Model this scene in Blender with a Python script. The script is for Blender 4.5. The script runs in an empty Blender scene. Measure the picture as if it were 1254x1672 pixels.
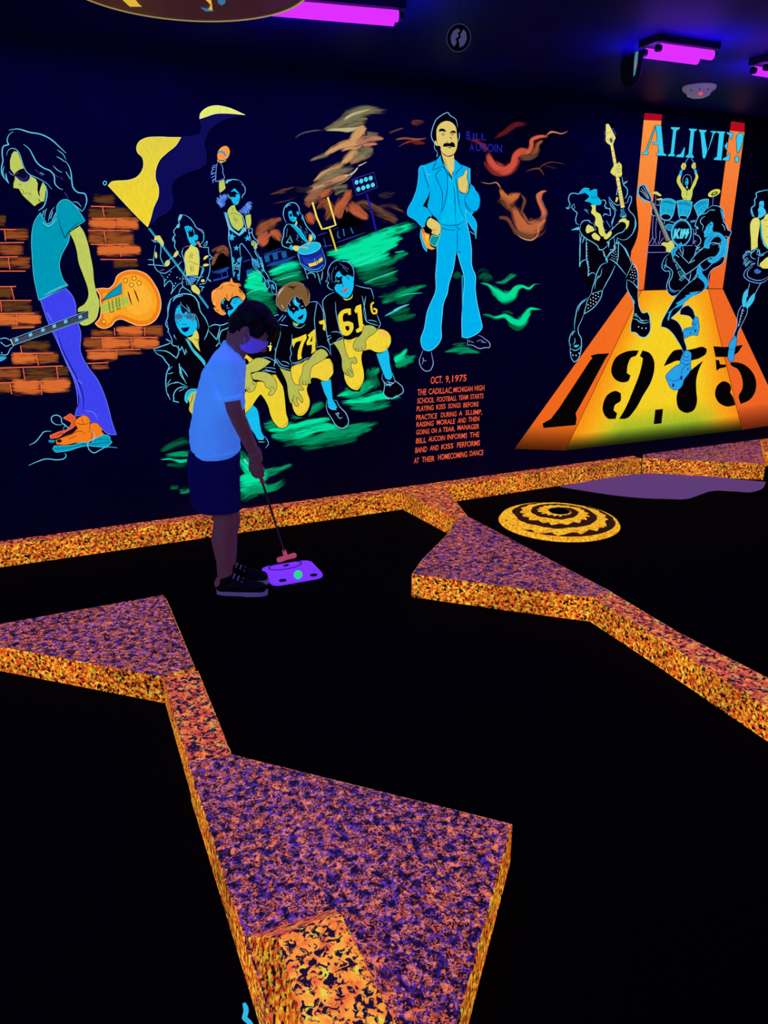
import bpy, bmesh, math, random
from mathutils import Vector, Matrix, Quaternion
from mathutils.geometry import tessellate_polygon
random.seed(7)
SC = bpy.context.scene
COL = SC.collection
SC.view_settings.view_transform = 'Standard'
SC.view_settings.look = 'None'
SC.cycles.transparent_max_bounces = 40
SC.cycles.max_bounces = 6

# ------------------------------------------------------------ camera model
IW, IH = 1254.0, 1672.0
F = 1256.0
TH = math.radians(17.9)          # pitched down
H = 1.6
CAM = Vector((0, 0, H))
ct, st = math.cos(TH), math.sin(TH)

def ray(px, py):
    x = (px - IW / 2) / F
    y = -(py - IH / 2) / F
    return Vector((x, ct + y * st, -st + y * ct))

def on_z(px, py, z):
    d = ray(px, py)
    return CAM + d * ((z - H) / d.z)

def on_y(px, py, Y):
    d = ray(px, py)
    return CAM + d * (Y / d.y)

# wall plane: horizontal direction WD, passes through the curb top line
CURB = 0.125
WD = Vector((2733.0, 1320.0, 0)).normalized()
WN = Vector((WD.y, -WD.x, 0))            # points to the camera side
W0 = on_z(300, 843, CURB)

def on_wall(px, py, off=0.0):
    d = ray(px, py)
    t = ((W0 + WN * off) - CAM).dot(WN) / d.dot(WN)
    return CAM + d * t

CEIL = on_wall(330, 90).z

# ------------------------------------------------------------ colours, materials
def lin(v):
    v /= 255.0
    return v / 12.92 if v <= 0.04045 else ((v + 0.055) / 1.055) ** 2.4

def C(r, g, b, a=1.0):
    return (lin(r), lin(g), lin(b), a)

def newmat(name):
    m = bpy.data.materials.new(name)
    m.use_nodes = True
    m.node_tree.nodes.clear()
    return m, m.node_tree.nodes, m.node_tree.links

def paint_mat(name, brush):
    """fluorescent mural paint; the colour of each stroke is a mesh attribute"""
    m, n, l = newmat(name)
    out = n.new('ShaderNodeOutputMaterial')
    at = n.new('ShaderNodeAttribute'); at.attribute_name = 'Col'
    em = n.new('ShaderNodeEmission')
    if not brush:
        tc = n.new('ShaderNodeTexCoord')
        mp = n.new('ShaderNodeMapping'); mp.inputs['Scale'].default_value = (90, 90, 35)
        nz = n.new('ShaderNodeTexNoise'); nz.inputs['Scale'].default_value = 1.0; nz.inputs['Detail'].default_value = 3
        mr = n.new('ShaderNodeMapRange')
        mr.inputs['From Min'].default_value = .3; mr.inputs['From Max'].default_value = .7
        mr.inputs['To Min'].default_value = .92; mr.inputs['To Max'].default_value = 1.06
        l.new(tc.outputs['Object'], mp.inputs['Vector']); l.new(mp.outputs[0], nz.inputs['Vector'])
        l.new(nz.outputs['Fac'], mr.inputs['Value']); l.new(mr.outputs[0], em.inputs['Strength'])
        l.new(at.outputs['Color'], em.inputs['Color'])
        l.new(em.outputs[0], out.inputs['Surface'])
    else:
        uv = n.new('ShaderNodeUVMap'); uv.uv_map = 'UV'
        mp = n.new('ShaderNodeMapping'); mp.inputs['Scale'].default_value = (5, 90, 1)
        nz = n.new('ShaderNodeTexNoise'); nz.inputs['Scale'].default_value = 1.0
        nz.inputs['Detail'].default_value = 5; nz.inputs['Roughness'].default_value = .6
        nz.inputs['Distortion'].default_value = .5
        mp2 = n.new('ShaderNodeMapping'); mp2.inputs['Scale'].default_value = (2.5, 18, 1)
        nz2 = n.new('ShaderNodeTexNoise'); nz2.inputs['Scale'].default_value = 1.0; nz2.inputs['Detail'].default_value = 2
        l.new(uv.outputs[0], mp.inputs['Vector']); l.new(mp.outputs[0], nz.inputs['Vector'])
        l.new(uv.outputs[0], mp2.inputs['Vector']); l.new(mp2.outputs[0], nz2.inputs['Vector'])
        ad = n.new('ShaderNodeMath'); ad.operation = 'ADD'
        l.new(nz.outputs['Fac'], ad.inputs[0]); l.new(nz2.outputs['Fac'], ad.inputs[1])
        # alpha*2.1 + (noise-1)*1.6 - .45  -> clamp
        a1 = n.new('ShaderNodeMath'); a1.operation = 'MULTIPLY_ADD'
        a1.inputs[1].default_value = 3.0; a1.inputs[2].default_value = -3.05
        l.new(ad.outputs[0], a1.inputs[0])
        a2 = n.new('ShaderNodeMath'); a2.operation = 'MULTIPLY_ADD'; a2.inputs[1].default_value = 1.55
        l.new(at.outputs['Alpha'], a2.inputs[0]); l.new(a1.outputs[0], a2.inputs[2])
        sm = n.new('ShaderNodeMapRange'); sm.interpolation_type = 'SMOOTHSTEP'
        sm.inputs['From Min'].default_value = -.1; sm.inputs['From Max'].default_value = 1.25
        l.new(a2.outputs[0], sm.inputs['Value'])
        gt = n.new('ShaderNodeMath'); gt.operation = 'MULTIPLY'
        sa = n.new('ShaderNodeMath'); sa.operation = 'MULTIPLY'; sa.inputs[1].default_value = 5.0; sa.use_clamp = True
        l.new(at.outputs['Alpha'], sa.inputs[0])
        l.new(sm.outputs[0], gt.inputs[0]); l.new(sa.outputs[0], gt.inputs[1])
        tr = n.new('ShaderNodeBsdfTransparent'); mx = n.new('ShaderNodeMixShader')
        l.new(at.outputs['Color'], em.inputs['Color'])
        l.new(gt.outputs[0], mx.inputs['Fac']); l.new(tr.outputs[0], mx.inputs[1]); l.new(em.outputs[0], mx.inputs[2])
        l.new(mx.outputs[0], out.inputs['Surface'])
    return m

M_FLAT = paint_mat('fluorescent_mural_paint', False)
M_BRUSH = paint_mat('dry_brushed_mural_paint', True)

def principled(name, col, rough=.8, spec=.2, emit=None, es=0.0, metal=0.0):
    m, n, l = newmat(name)
    out = n.new('ShaderNodeOutputMaterial'); b = n.new('ShaderNodeBsdfPrincipled')
    b.inputs['Base Color'].default_value = col
    b.inputs['Roughness'].default_value = rough
    b.inputs['Specular IOR Level'].default_value = spec
    b.inputs['Metallic'].default_value = metal
    if emit:
        b.inputs['Emission Color'].default_value = emit
        b.inputs['Emission Strength'].default_value = es
    l.new(b.outputs[0], out.inputs['Surface'])
    return m

def noisy(name, c1, c2, scale=20, rough=.8, spec=.2, emit=None, es=0.0, bump=0.0):
    m = principled(name, c1, rough, spec, emit, es)
    n, l = m.node_tree.nodes, m.node_tree.links
    b = [x for x in n if x.type == 'BSDF_PRINCIPLED'][0]
    tc = n.new('ShaderNodeTexCoord'); nz = n.new('ShaderNodeTexNoise')
    nz.inputs['Scale'].default_value = scale; nz.inputs['Detail'].default_value = 4
    r = n.new('ShaderNodeValToRGB')
    r.color_ramp.elements[0].position = .35; r.color_ramp.elements[1].position = .65
    r.color_ramp.elements[0].color = c1; r.color_ramp.elements[1].color = c2
    l.new(tc.outputs['Object'], nz.inputs['Vector']); l.new(nz.outputs['Fac'], r.inputs['Fac'])
    l.new(r.outputs[0], b.inputs['Base Color'])
    if bump:
        bp = n.new('ShaderNodeBump'); bp.inputs['Strength'].default_value = bump; bp.inputs['Distance'].default_value = .02
        l.new(nz.outputs['Fac'], bp.inputs['Height']); l.new(bp.outputs[0], b.inputs['Normal'])
    return m

# ------------------------------------------------------------ object helpers
def tag(o, label=None, cat=None, group=None, kind=None):
    if label: o['label'] = label
    if cat: o['category'] = cat
    if group: o['group'] = group
    if kind or label and cat: o['kind'] = kind or 'thing'
    return o

def empty(name, loc, label, cat, group=None):
    o = bpy.data.objects.new(name, None); COL.objects.link(o)
    o.empty_display_size = .05
    o.location = loc
    return tag(o, label, cat, group)

def obj(name, verts, faces, mat, parent=None, smooth=False, loc=None):
    """verts in world space; stored relative to the parent's location (or loc)"""
    if parent is not None:
        base = Vector(parent.location)
        if parent.parent is not None: base = base + Vector(parent.parent.location)
    else:
        base = Vector(loc) if loc is not None else Vector((0, 0, 0))
    me = bpy.data.meshes.new(name)
    me.from_pydata([tuple(Vector(v) - base) for v in verts], [], faces)
    mats = mat if isinstance(mat, (list, tuple)) else [mat]
    for m in mats: me.materials.append(m)
    if smooth: me.polygons.foreach_set('use_smooth', [True] * len(me.polygons))
    me.update()
    o = bpy.data.objects.new(name, me); COL.objects.link(o)
    if parent is not None: o.parent = parent
    else: o.location = base
    return o
# ------------------------------------------------------------ mural drawing tools
VIEWS = {1: (0, 180, 4.18), 2: (0, 460, 4.18), 3: (230, 180, 6.27), 4: (230, 340, 6.27),
         5: (410, 280, 5.225), 6: (430, 410, 5.016), 7: (230, 460, 4.644), 8: (650, 170, 6.27),
         9: (650, 360, 6.27), 10: (640, 590, 6.27), 11: (750, 180, 4.4), 12: (900, 180, 6.27),
         13: (900, 400, 6.27), 14: (1030, 180, 5.598), 15: (1050, 400, 6.147), 16: (830, 450, 2.957),
         0: (0, 0, 1.0), 17: (480, 170, 6.27)}
def pts(v, s):
    ox, oy, k = VIEWS[v]
    if isinstance(s, str):
        s = [tuple(float(a) for a in p.split(',')) for p in s.split()]
    return [(ox + x / k, oy + y / k) for x, y in s]

def crom(p, closed, sub=5, corner=58):
    """smooth curve through the points; sharp corners are kept"""
    n = len(p)
    if n < 3: return list(p)
    V = [Vector(q) for q in p]
    tan = []; sharp = []
    for i in range(n):
        a = V[(i - 1) % n] if (closed or i > 0) else V[i]
        b = V[(i + 1) % n] if (closed or i < n - 1) else V[i]
        d1, d2 = V[i] - a, b - V[i]
        s = False
        if d1.length > 1e-6 and d2.length > 1e-6:
            s = math.degrees(d1.angle(d2)) > corner
            L1, L2 = d1.length, d2.length
            t = (d1 / L1 * L2 + d2 / L2 * L1) / (L1 + L2)
        else:
            t = (d1 + d2).normalized()
        tan.append(t); sharp.append(s)
    out = []
    rng = range(n) if closed else range(n - 1)
    for i in rng:
        j = (i + 1) % n
        A, B = V[i], V[j]
        L = (B - A).length
        u = (B - A) / L if L > 1e-9 else Vector((0, 0))
        ta = (u if sharp[i] else tan[i]) * L
        tb = (u if sharp[j] else tan[j]) * L
        for k in range(sub):
            t = k / sub
            h00 = 2*t**3 - 3*t*t + 1; h10 = t**3 - 2*t*t + t
            h01 = -2*t**3 + 3*t*t; h11 = t**3 - t*t
            q = A*h00 + ta*h10 + B*h01 + tb*h11
            out.append((q.x, q.y))
    if not closed: out.append((V[-1].x, V[-1].y))
    return out

class Acc:
    def __init__(s): s.v = []; s.f = []; s.c = []; s.m = []; s.uv = []
    def add(s, px, faces, cols, off, mi, uvs=None):
        b = len(s.v)
        for q in px: s.v.append(on_wall(q[0], q[1], off))
        for f in faces:
            s.f.append([b + i for i in f]); s.m.append(mi)
        s.c.extend(cols)
        s.uv.extend(uvs if uvs else [(0, 0)] * len(px))
CUR = {}
STEP = 0.00006
def thing(name, label, cat, at, base=0.0, group=None, sub=None):
    """start a painted thing on the wall; parts follow"""
    flush()
    CUR['t'] = empty(name, on_wall(at[0], at[1], 0.0), label, cat, group)
    CUR['off'] = .001 + base / 1000.0
    CUR['last'] = None
def part(name, label=None, parent=None):
    flush()
    CUR['p'] = name; CUR['pl'] = label; CUR['a'] = Acc(); CUR['par'] = parent
def flush():
    a = CUR.get('a')
    CUR['a'] = None
    if not a or not a.v: return None
    t = CUR.get('par') or CUR['t']
    base = Vector(CUR['t'].location)
    me = bpy.data.meshes.new(CUR['p'])
    me.from_pydata([tuple(v - base) for v in a.v], [], a.f)
    me.materials.append(M_FLAT); me.materials.append(M_BRUSH)
    me.polygons.foreach_set('material_index', a.m)
    at = me.color_attributes.new('Col', 'FLOAT_COLOR', 'POINT')
    at.data.foreach_set('color', [x for c in a.c for x in c])
    ul = me.uv_layers.new(name='UV')
    flat = []
    for lp in me.loops:
        flat.extend(a.uv[lp.vertex_index])
    ul.data.foreach_set('uv', flat)
    me.update()
    o = bpy.data.objects.new(CUR['p'], me); COL.objects.link(o)
    o.parent = t
    if CUR['pl']: o['label'] = CUR['pl']
    if CUR['p'] in ('grass_strokes', 'smoke_strokes', 'wisp_strokes'): o['kind'] = 'stuff'
    return o
def off_for(key):
    if key != CUR['last']:
        CUR['off'] += STEP; CUR['last'] = key
    return CUR['off']

def P(v, col, s, smooth=True, o=None, ow=1.0, grad=None):
    """filled shape. o: outline colour; grad: second colour at the bottom"""
    q = pts(v, s)
    if smooth: q = crom(q, True)
    off = off_for(('p', col))
    tri = tessellate_polygon([[Vector((a, b, 0)) for a, b in q]])
    if grad:
        y0 = min(b for a, b in q); y1 = max(b for a, b in q)
        cols = []
        for a, b in q:
            t = (b - y0) / (y1 - y0 + 1e-6)
            c1, c2 = C(*col), C(*grad)
            cols.append(tuple(c1[i] * (1 - t) + c2[i] * t for i in range(4)))
    else:
        cols = [C(*col)] * len(q)
    CUR['a'].add(q, [list(t) for t in tri], cols, off, 0)
    if o: _ribbon(q + [q[0]], [ow] * (len(q) + 1), o, off_for(('s', o)), 0)

def _ribbon(q, w, col, off, mi, alpha=None, across=(-.5, .5), prof=None):
    q2 = []; w2 = []
    for a, b in zip(q, w):
        if q2 and (Vector(a) - Vector(q2[-1])).length < 1e-4: continue
        q2.append(a); w2.append(b)
    q, w = q2, w2
    n = len(q)
    if n < 2: return
    na = len(across)
    P_ = []; Cc = []; U = []; fa = []
    s = 0; seed = random.random() * 50
    c = C(*col)
    for i in range(n):
        a = Vector(q[max(i - 1, 0)]); b = Vector(q[min(i + 1, n - 1)])
        d = (b - a).normalized(); nn = Vector((-d.y, d.x))
        if i: s += (Vector(q[i]) - Vector(q[i - 1])).length
        for j, k in enumerate(across):
            e = Vector(q[i]) + nn * w[i] * k
            P_.append((e.x, e.y))
            al = 1.0 if alpha is None else alpha[i] * prof[j]
            Cc.append((c[0], c[1], c[2], al))
            U.append((seed + s / 100.0, seed + w[i] * k / 100.0))
    for i in range(n - 1):
        for j in range(na - 1):
            A = i * na + j
            fa.append((A, A + 1, A + na + 1, A + na))
    CUR['a'].add(P_, fa, Cc, off, mi, U)

def S(v, col, w, *lines, taper=True, smooth=True, closed=False):
    """brush line(s), width w in photo pixels"""
    off = off_for(('s', col))
    for s in lines:
        q = pts(v, s)
        if smooth: q = crom(q, closed, 5, 75)
        if closed: q = q + [q[0]]
        n = len(q)
        if taper and not closed and n > 3:
            ww = [w * (.35 + .65 * min(1, 4 * min(i, n - 1 - i) / (n - 1))) for i in range(n)]
        else: ww = [w] * n
        _ribbon(q, ww, col, off, 0)

ACR = (-.66, -.5, -.36, -.2, 0, .2, .36, .5, .66)
PRO = (0, .2, .5, .85, 1, .85, .5, .2, 0)
def B(v, col, s, w, a=.9):
    """soft dry-brush stroke: w = width or list of widths in view pixels"""
    q = pts(v, s); k = VIEWS[v][2]
    if not isinstance(w, (list, tuple)): w = [w] * len(q)
    w = [x / k * (1.3 if v == 17 else 1.0) for x in w]
    q2 = crom(q, False, 6, 179)
    n = len(q2); m = len(w)
    ww = []; al = []
    for i in range(n):
        t = i / (n - 1) * (m - 1); j = min(int(t), m - 2); f = t - j
        ww.append(w[j] * (1 - f) + w[j + 1] * f)
        e = min(i, n - 1 - i) / (n - 1)
        al.append(a * min(1, (e * 5) ** .7))
    CUR['off'] += STEP; CUR['last'] = None
    _ribbon(q2, ww, col, CUR['off'], 1, al, ACR, PRO)

def circ(cx, cy, rx, ry=None, rot=0, n=14):
    ry = ry or rx; r = math.radians(rot)
    return [(cx + rx * math.cos(a) * math.cos(r) - ry * math.sin(a) * math.sin(r),
             cy + rx * math.cos(a) * math.sin(r) + ry * math.sin(a) * math.cos(r))
            for a in [2 * math.pi * i / n for i in range(n)]]
def star(cx, cy, r, rot=0, k=.42):
    return [(cx + (r if i % 2 == 0 else r * k) * math.sin(math.radians(rot) + i * math.pi / 5),
             cy - (r if i % 2 == 0 else r * k) * math.cos(math.radians(rot) + i * math.pi / 5)) for i in range(10)]
def dots(v, col, r, s):
    for x, y in [tuple(float(a) for a in p.split(',')) for p in s.split()]:
        P(v, col, circ(x, y, r, n=7))
def dotgrid(v, col, r, poly, step, rot=20):
    q = [tuple(float(a) for a in p.split(',')) for p in poly.split()]
    xs = [a for a, b in q]; ys = [b for a, b in q]
    cx, cy = sum(xs) / len(xs), sum(ys) / len(ys)
    c, s = math.cos(math.radians(rot)), math.sin(math.radians(rot))
    R = int(max(max(xs) - min(xs), max(ys) - min(ys)) / step) + 1
    for i in range(-R, R + 1):
        for j in range(-R, R + 1):
            x = cx + (i + .5 * (j % 2)) * step * c - j * step * s
            y = cy + (i + .5 * (j % 2)) * step * s + j * step * c
            ins = False
            for k in range(len(q)):
                (x1, y1), (x2, y2) = q[k], q[k - 1]
                if (y1 > y) != (y2 > y) and x < (x2 - x1) * (y - y1) / (y2 - y1) + x1: ins = not ins
            if ins: P(v, col, circ(x, y, r, n=6))
def fan(v, col, w, cx, cy, r0, r1, a0, a1, n):
    L = []
    for i in range(n):
        a = math.radians(a0 + (a1 - a0) * i / (n - 1) + random.uniform(-5, 5))
        rr = r1 * random.uniform(.8, 1.1); b = a + .35
        L.append([(cx + r0 * math.cos(a), cy + r0 * math.sin(a)),
                  (cx + (r0 + rr) / 2 * math.cos(a + .1), cy + (r0 + rr) / 2 * math.sin(a + .1)),
                  (cx + rr * math.cos(b), cy + rr * math.sin(b))])
    S(v, col, w, *L)

def text_shape(txt, col, p0, p1, hpx, bold=0.0, shear=0.0, tall=(0, -1)):
    """capital lettering between two baseline pixels, hpx high"""
    cu = bpy.data.curves.new('lettering', 'FONT'); cu.body = txt; cu.size = 1.0
    cu.offset = bold; cu.resolution_u = 3; cu.space_character = 1.0
    ob = bpy.data.objects.new('lettering', cu); COL.objects.link(ob)
    dg = bpy.context.evaluated_depsgraph_get(); dg.update()
    me = bpy.data.meshes.new_from_object(ob.evaluated_get(dg))
    V = [v.co.copy() for v in me.vertices]; Fc = [list(p.vertices) for p in me.polygons]
    bpy.data.objects.remove(ob); bpy.data.curves.remove(cu); bpy.data.meshes.remove(me)
    x0 = min(v.x for v in V); x1 = max(v.x for v in V)
    cap = 0.70
    a, b = Vector(p0), Vector(p1)
    q = []
    for v in V:
        t = (v.x - x0) / (x1 - x0)
        h = v.y / cap * hpx
        base = a.lerp(b, t)
        q.append((base.x + h * (shear + 0), base.y - h))
    CUR['a'].add(q, Fc, [C(*col)] * len(q), off_for(('t', col)), 0)

# palette
CY = (95, 200, 235); CYB = (20, 190, 240); LIME = (190, 203, 95); BLK = (3, 2, 14); BLKB = (0, 0, 4)
YEL = (236, 214, 48); ORG = (248, 155, 30); SKY = (0, 178, 238); TAN = (224, 200, 112); LAV = (120, 165, 235)
# ============================================================ MURAL: left side
# ---- brick wall painting
thing('painted_brickwork', 'painted patch of orange brick wall behind the long-haired guitarist', 'mural painting', (150, 450), 0)
BRK1 = [(45, 180, 850, 60, 1), (0, 145, 950, 55, 1), (0, 45, 1040, 50, 1), (80, 190, 1040, 60, 1), (0, 75, 1240, 50, 0), (0, 20, 760, 60, 0),
          (650, 770, 610, 55, 0), (620, 695, 700, 60, 0), (715, 890, 700, 70, 0), (620, 795, 775, 62, 2), (815, 930, 775, 62, 2),
          (620, 700, 865, 72, 1), (730, 900, 870, 74, 1), (680, 815, 955, 62, 2), (830, 945, 955, 62, 2), (790, 930, 1050, 50, 0)]
BRK2 = [(0, 60, 80, 65, 0), (20, 205, 170, 62, 0), (-40, 105, 255, 65, 2), (125, 265, 255, 65, 2), (90, 220, 305, 18, 1), (160, 330, 440, 60, 0), (95, 240, 525, 58, 2),
          (265, 385, 520, 58, 1), (-40, 130, 630, 66, 1), (180, 375, 628, 66, 0), (400, 455, 610, 50, 0), (-20, 60, 722, 60, 1),
          (95, 262, 715, 78, 2), (295, 465, 708, 78, 2), (635, 760, 350, 34, 1), (810, 965, 335, 58, 2), (1000, 1095, 335, 58, 1),
          (585, 690, 420, 60, 1), (710, 885, 420, 62, 2), (915, 1070, 415, 62, 2), (610, 785, 500, 58, 2), (800, 960, 488, 22, 1), (640, 730, 578, 25, 1)]
def brick(v, x0, x1, y, h, k):
    c = {0: (100, 58, 28), 1: (150, 76, 34), 2: (215, 106, 46)}[k]
    B(v, c, [(x0 - 22, y), ((x0 + x1) / 2, y + random.uniform(-3, 3)), (x1 + 22, y)], h * 1.25, [.75, .85, 1.1][k])
MO = (232, 105, 62)
part('brick_patch')
for a in BRK1:
    if a[0] < 400: brick(1, *a)
for a in BRK2:
    if a[0] < 500: brick(2, *a)
S(1, MO, 1.7, "-30,812 112,815", "-30,905 165,903", "-30,1003 120,1000", "-30,1098 175,1098", "-30,1205 110,1203", smooth=False, taper=False)
S(1, MO, 1.6, "30,815 38,890", "56,1005 68,1085", "76,1206 96,1290")
S(2, MO, 1.7, "-30,128 215,128", "-30,217 235,215", "80,318 235,310", "90,490 365,487", "-30,590 430,575", "-30,692 445,672", taper=False, smooth=False)
S(2, MO, 1.6, "5,135 10,205", "110,220 118,298", "140,435 148,487", "248,495 262,570", "158,592 168,668", "385,580 397,665", "70,695 80,768", "278,685 285,772")
part('brick_patch')
for a in BRK1:
    if a[0] >= 400: brick(1, *a)
for a in BRK2:
    if a[0] >= 500: brick(2, *a)
S(1, MO, 1.7, "620,655 785,660", "625,738 840,740", "600,820 885,822", "620,915 880,915", "685,1018 935,1020", smooth=False, taper=False)
S(1, MO, 1.6, "700,660 712,728", "803,745 808,805", "710,825 722,900", "818,920 825,1000")
S(2, MO, 1.7, "620,382 1075,380", "585,470 960,462", "595,558 740,552", taper=False, smooth=False)
S(2, MO, 1.6, "780,315 785,368", "985,310 990,368", "698,388 705,458", "895,385 903,457", "795,470 797,518")

# ---- long haired guitarist
thing('painted_guitarist', 'large painted long-haired man in dark glasses holding an orange guitar by its neck', 'mural painting', (90, 500), 3)
part('jeans')
P(2, (62, 66, 238), "275,125 370,80 450,45 490,90 515,150 520,220 535,290 550,340 550,480 600,580 660,660 700,740 740,860 765,960 795,1045 740,1040 700,1010 640,975 570,910 510,920 530,830 525,760 500,660 455,560 400,430 330,280 300,200", o=(110, 130, 255), ow=.9)
S(2, (12, 10, 90), 1.6, "388,345 430,470 480,570 530,670 570,800 568,895", "505,890 535,830 535,760")
S(2, (120, 140, 255), .9, "380,350 420,480 470,580 520,680 555,800", "575,880 640,895 670,940", "530,670 560,695", "320,210 355,270")
part('shirt')
P(1, (0, 152, 182), "275,700 240,750 220,820 215,900 220,1000 230,1130 265,1297 300,1280 370,1240 465,1195 440,1170 415,1110 405,1050 420,990 470,890 480,830 582,755 540,690 500,640 460,610 420,615 390,650 385,700 375,735 345,765 320,775 295,735", o=(70, 200, 220), ow=1.0)
S(1, BLK, 1.2, "400,740 410,790 430,840 445,875 455,850 500,800 540,770 582,757")
S(1, (120, 225, 235), 1.1, "285,760 330,790 390,740", "300,1262 370,1225 455,1188")
part('arm')
P(2, LIME, "470,-335 545,-385 570,-350 600,-270 622,-170 637,-90 645,0 660,70 680,140 675,200 655,260 625,285 600,298 560,300 535,280 600,250 600,200 530,210 530,185 575,150 600,100 595,40 575,-20 530,-150 525,-190 500,-280", o=BLK, ow=1.2)
part('face')
P(1, LIME, "120,283 95,280 80,300 68,345 70,400 100,440 102,470 92,500 92,530 128,535 142,560 155,580 180,605 235,655 262,635 300,622 308,590 315,520 292,490 280,520 268,560 275,590 262,575 255,540 258,500 245,470 205,445 170,415 155,380 140,330 125,295", smooth=False)
S(1, (60, 60, 20), .7, "135,540 160,548 155,570 200,570 210,590", "205,560 212,575", "125,505 145,510")
S(1, BLK, 1.3, "262,600 275,625 300,625")
part('sunglasses')
P(1, (12, 8, 40), "98,445 130,412 165,402 200,430 205,455 190,482 165,490 135,478 112,458")
S(1, (110, 120, 200), 1.4, "112,452 135,478 165,489 190,482 205,455 198,430", "60,418 85,442 125,425")
S(1, BLK, 2.4, "96,442 132,412 168,398")
S(1, (70, 70, 160), .9, "125,450 150,470 180,465 192,445")
part('hair')
S(1, CY, 1.9, "60,135 120,128 200,150 280,165 350,200 400,245 450,293", "90,145 60,170 50,215 60,235 25,245 15,300 20,340 10,400 15,440 40,475 60,500",
  "160,232 200,265 225,310 250,355 300,395 345,415 370,450 375,500 400,530 430,542", "300,500 320,550 315,610 295,660 262,685",
  "445,345 470,380 485,430 490,480 500,530 530,560 580,572 592,615 580,660 562,692", "40,430 45,465 60,500")
S(1, CY, 1.2, "45,310 55,275 80,260 110,268 135,300 150,350 185,425 260,465 320,500 355,540", "390,270 430,300 450,335", "385,315 420,335 445,355",
  "362,378 395,410 425,425", "305,740 310,690 320,670", "330,760 345,700 370,660", "355,755 380,700", "345,740 360,690",
  "495,625 530,630 555,660", "575,565 590,590", "275,425 300,440", "450,420 480,470", "290,720 300,680", "500,640 560,690", "30,455 20,420 30,380")
S(1, (70, 60, 150), 1.0, "240,405 290,450", "440,560 465,600", "365,430 400,460", "410,455 430,475")
part('electric_guitar', 'orange painted guitar with a blue scratch plate')
P(2, (243, 128, 26), "655,50 700,45 745,45 780,10 800,-40 850,-70 920,-78 1000,-50 1050,10 1085,80 1098,160 1085,220 1050,270 1000,295 930,295 880,275 820,255 790,265 760,300 710,318 670,305 650,285 680,250 690,200 685,140 680,90", o=(255, 196, 130), ow=1.5)
P(2, (250, 163, 36), "700,80 760,70 800,20 830,-30 920,-50 990,-20 1040,40 1070,120 1060,200 1010,260 930,262 870,240 820,225 780,240 740,285 700,280 710,220")
P(2, (252, 178, 52), "850,20 930,-10 1000,40 1035,120 1010,200 940,225 880,200 850,130")
P(2, (0, 150, 190), "690,135 740,80 780,50 830,5 830,82 760,108", smooth=False, o=BLK, ow=.9)
P(2, (192, 200, 80), "680,160 870,90 880,160 700,220", smooth=False)
S(2, (110, 150, 60), .7, "690,185 875,120", "690,172 870,105", "695,200 875,135", "740,130 752,210", "765,122 777,200", "795,110 808,190", "835,98 845,175", taper=False)
S(2, BLK, 1.0, "740,130 752,210 775,205 765,122", "790,110 800,190 820,185 810,105", taper=False)
S(2, (40, 20, 30), 2.0, "872,65 882,100 900,160", "915,52 930,90 948,140")
for x, y in [(855, -8), (915, -23), (950, 10), (897, 23), (708, 273)]:
    S(2, (60, 30, 10), .8, circ(x, y, 15), closed=True)
    P(2, (250, 190, 60), circ(x, y, 10))
P(2, (14, 14, 40), "70,395 595,200 605,250 90,435", smooth=False, o=(110, 180, 225), ow=1.0)
S(2, (120, 130, 150), .6, "82,405 596,212", "84,413 598,222", "87,421 600,232", "90,428 602,241", taper=False)
for x, y in [(113, 397), (208, 362), (293, 330), (370, 303), (448, 272), (548, 240)]:
    P(2, (110, 195, 225), [(x - 13, y - 6), (x + 9, y - 15), (x + 13, y + 6), (x - 9, y + 14)], smooth=False)
S(2, (230, 225, 170), 1.4, "72,393 92,438", taper=False)
S(2, CY, 1.4, "-20,397 40,385 70,400", "15,420 40,440 78,425", "-20,495 50,495 70,460 90,440", "5,410 15,425", "10,480 15,490")
P(2, (60, 160, 200), "-10,508 40,510 45,522 0,545 -10,545")
part('shoe', 'orange painted high-top shoe with blue sole and trailing laces')
P(2, (228, 82, 40), "432,930 480,900 510,925 530,960 510,985 440,1030 400,1060 345,1070 340,1050 400,1025 470,1000 490,960 460,945", o=(250, 130, 110), ow=.8)
P(2, (244, 126, 30), "505,960 540,925 580,912 610,935 615,970 640,962 670,970 685,990 700,1000 695,1020 712,1040 680,1060 640,1080 600,1095 520,1100 440,1115 385,1110 380,1080 430,1060 500,1030 530,1000", o=(120, 40, 10), ow=.8)
P(2, (0, 160, 195), "360,1140 370,1120 420,1120 500,1115 560,1095 620,1105 640,1080 680,1055 720,1045 750,1060 752,1080 765,1095 740,1120 650,1125 600,1120 540,1130 480,1150 420,1160 375,1160", o=(90, 215, 230), ow=.7)
P(2, (0, 150, 185), "330,1080 375,1080 370,1098 335,1098")
P(2, (30, 10, 10), circ(405, 1087, 17, 12))
S(2, (90, 30, 10), .9, "510,960 560,975 610,965", "615,970 612,1030", "450,1070 500,1035 550,1020 590,1040", "385,1050 420,1035 450,1040 500,1000", "470,1075 520,1050", "630,1010 625,1070", "560,935 570,975")
S(2, (0, 60, 90), .8, "365,1140 480,1130 560,1110 640,1108 750,1095", "640,1082 700,1075 750,1080", "565,1100 567,1120", "575,1100 577,1120", "395,1125 398,1150", taper=False)
S(2, (100, 200, 230), 1.5, "425,975 385,975 355,955 352,925 385,910 415,925 425,965 445,975 430,1010", "200,1115 240,1095 270,1060 300,1025 350,1020",
  "610,1010 645,1040 640,1070 600,1100 605,1140 640,1168 680,1150 720,1130 800,1133", "195,1254 250,1230 310,1210 400,1215 440,1205 452,1185 440,1170", "425,965 470,1000")

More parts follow.
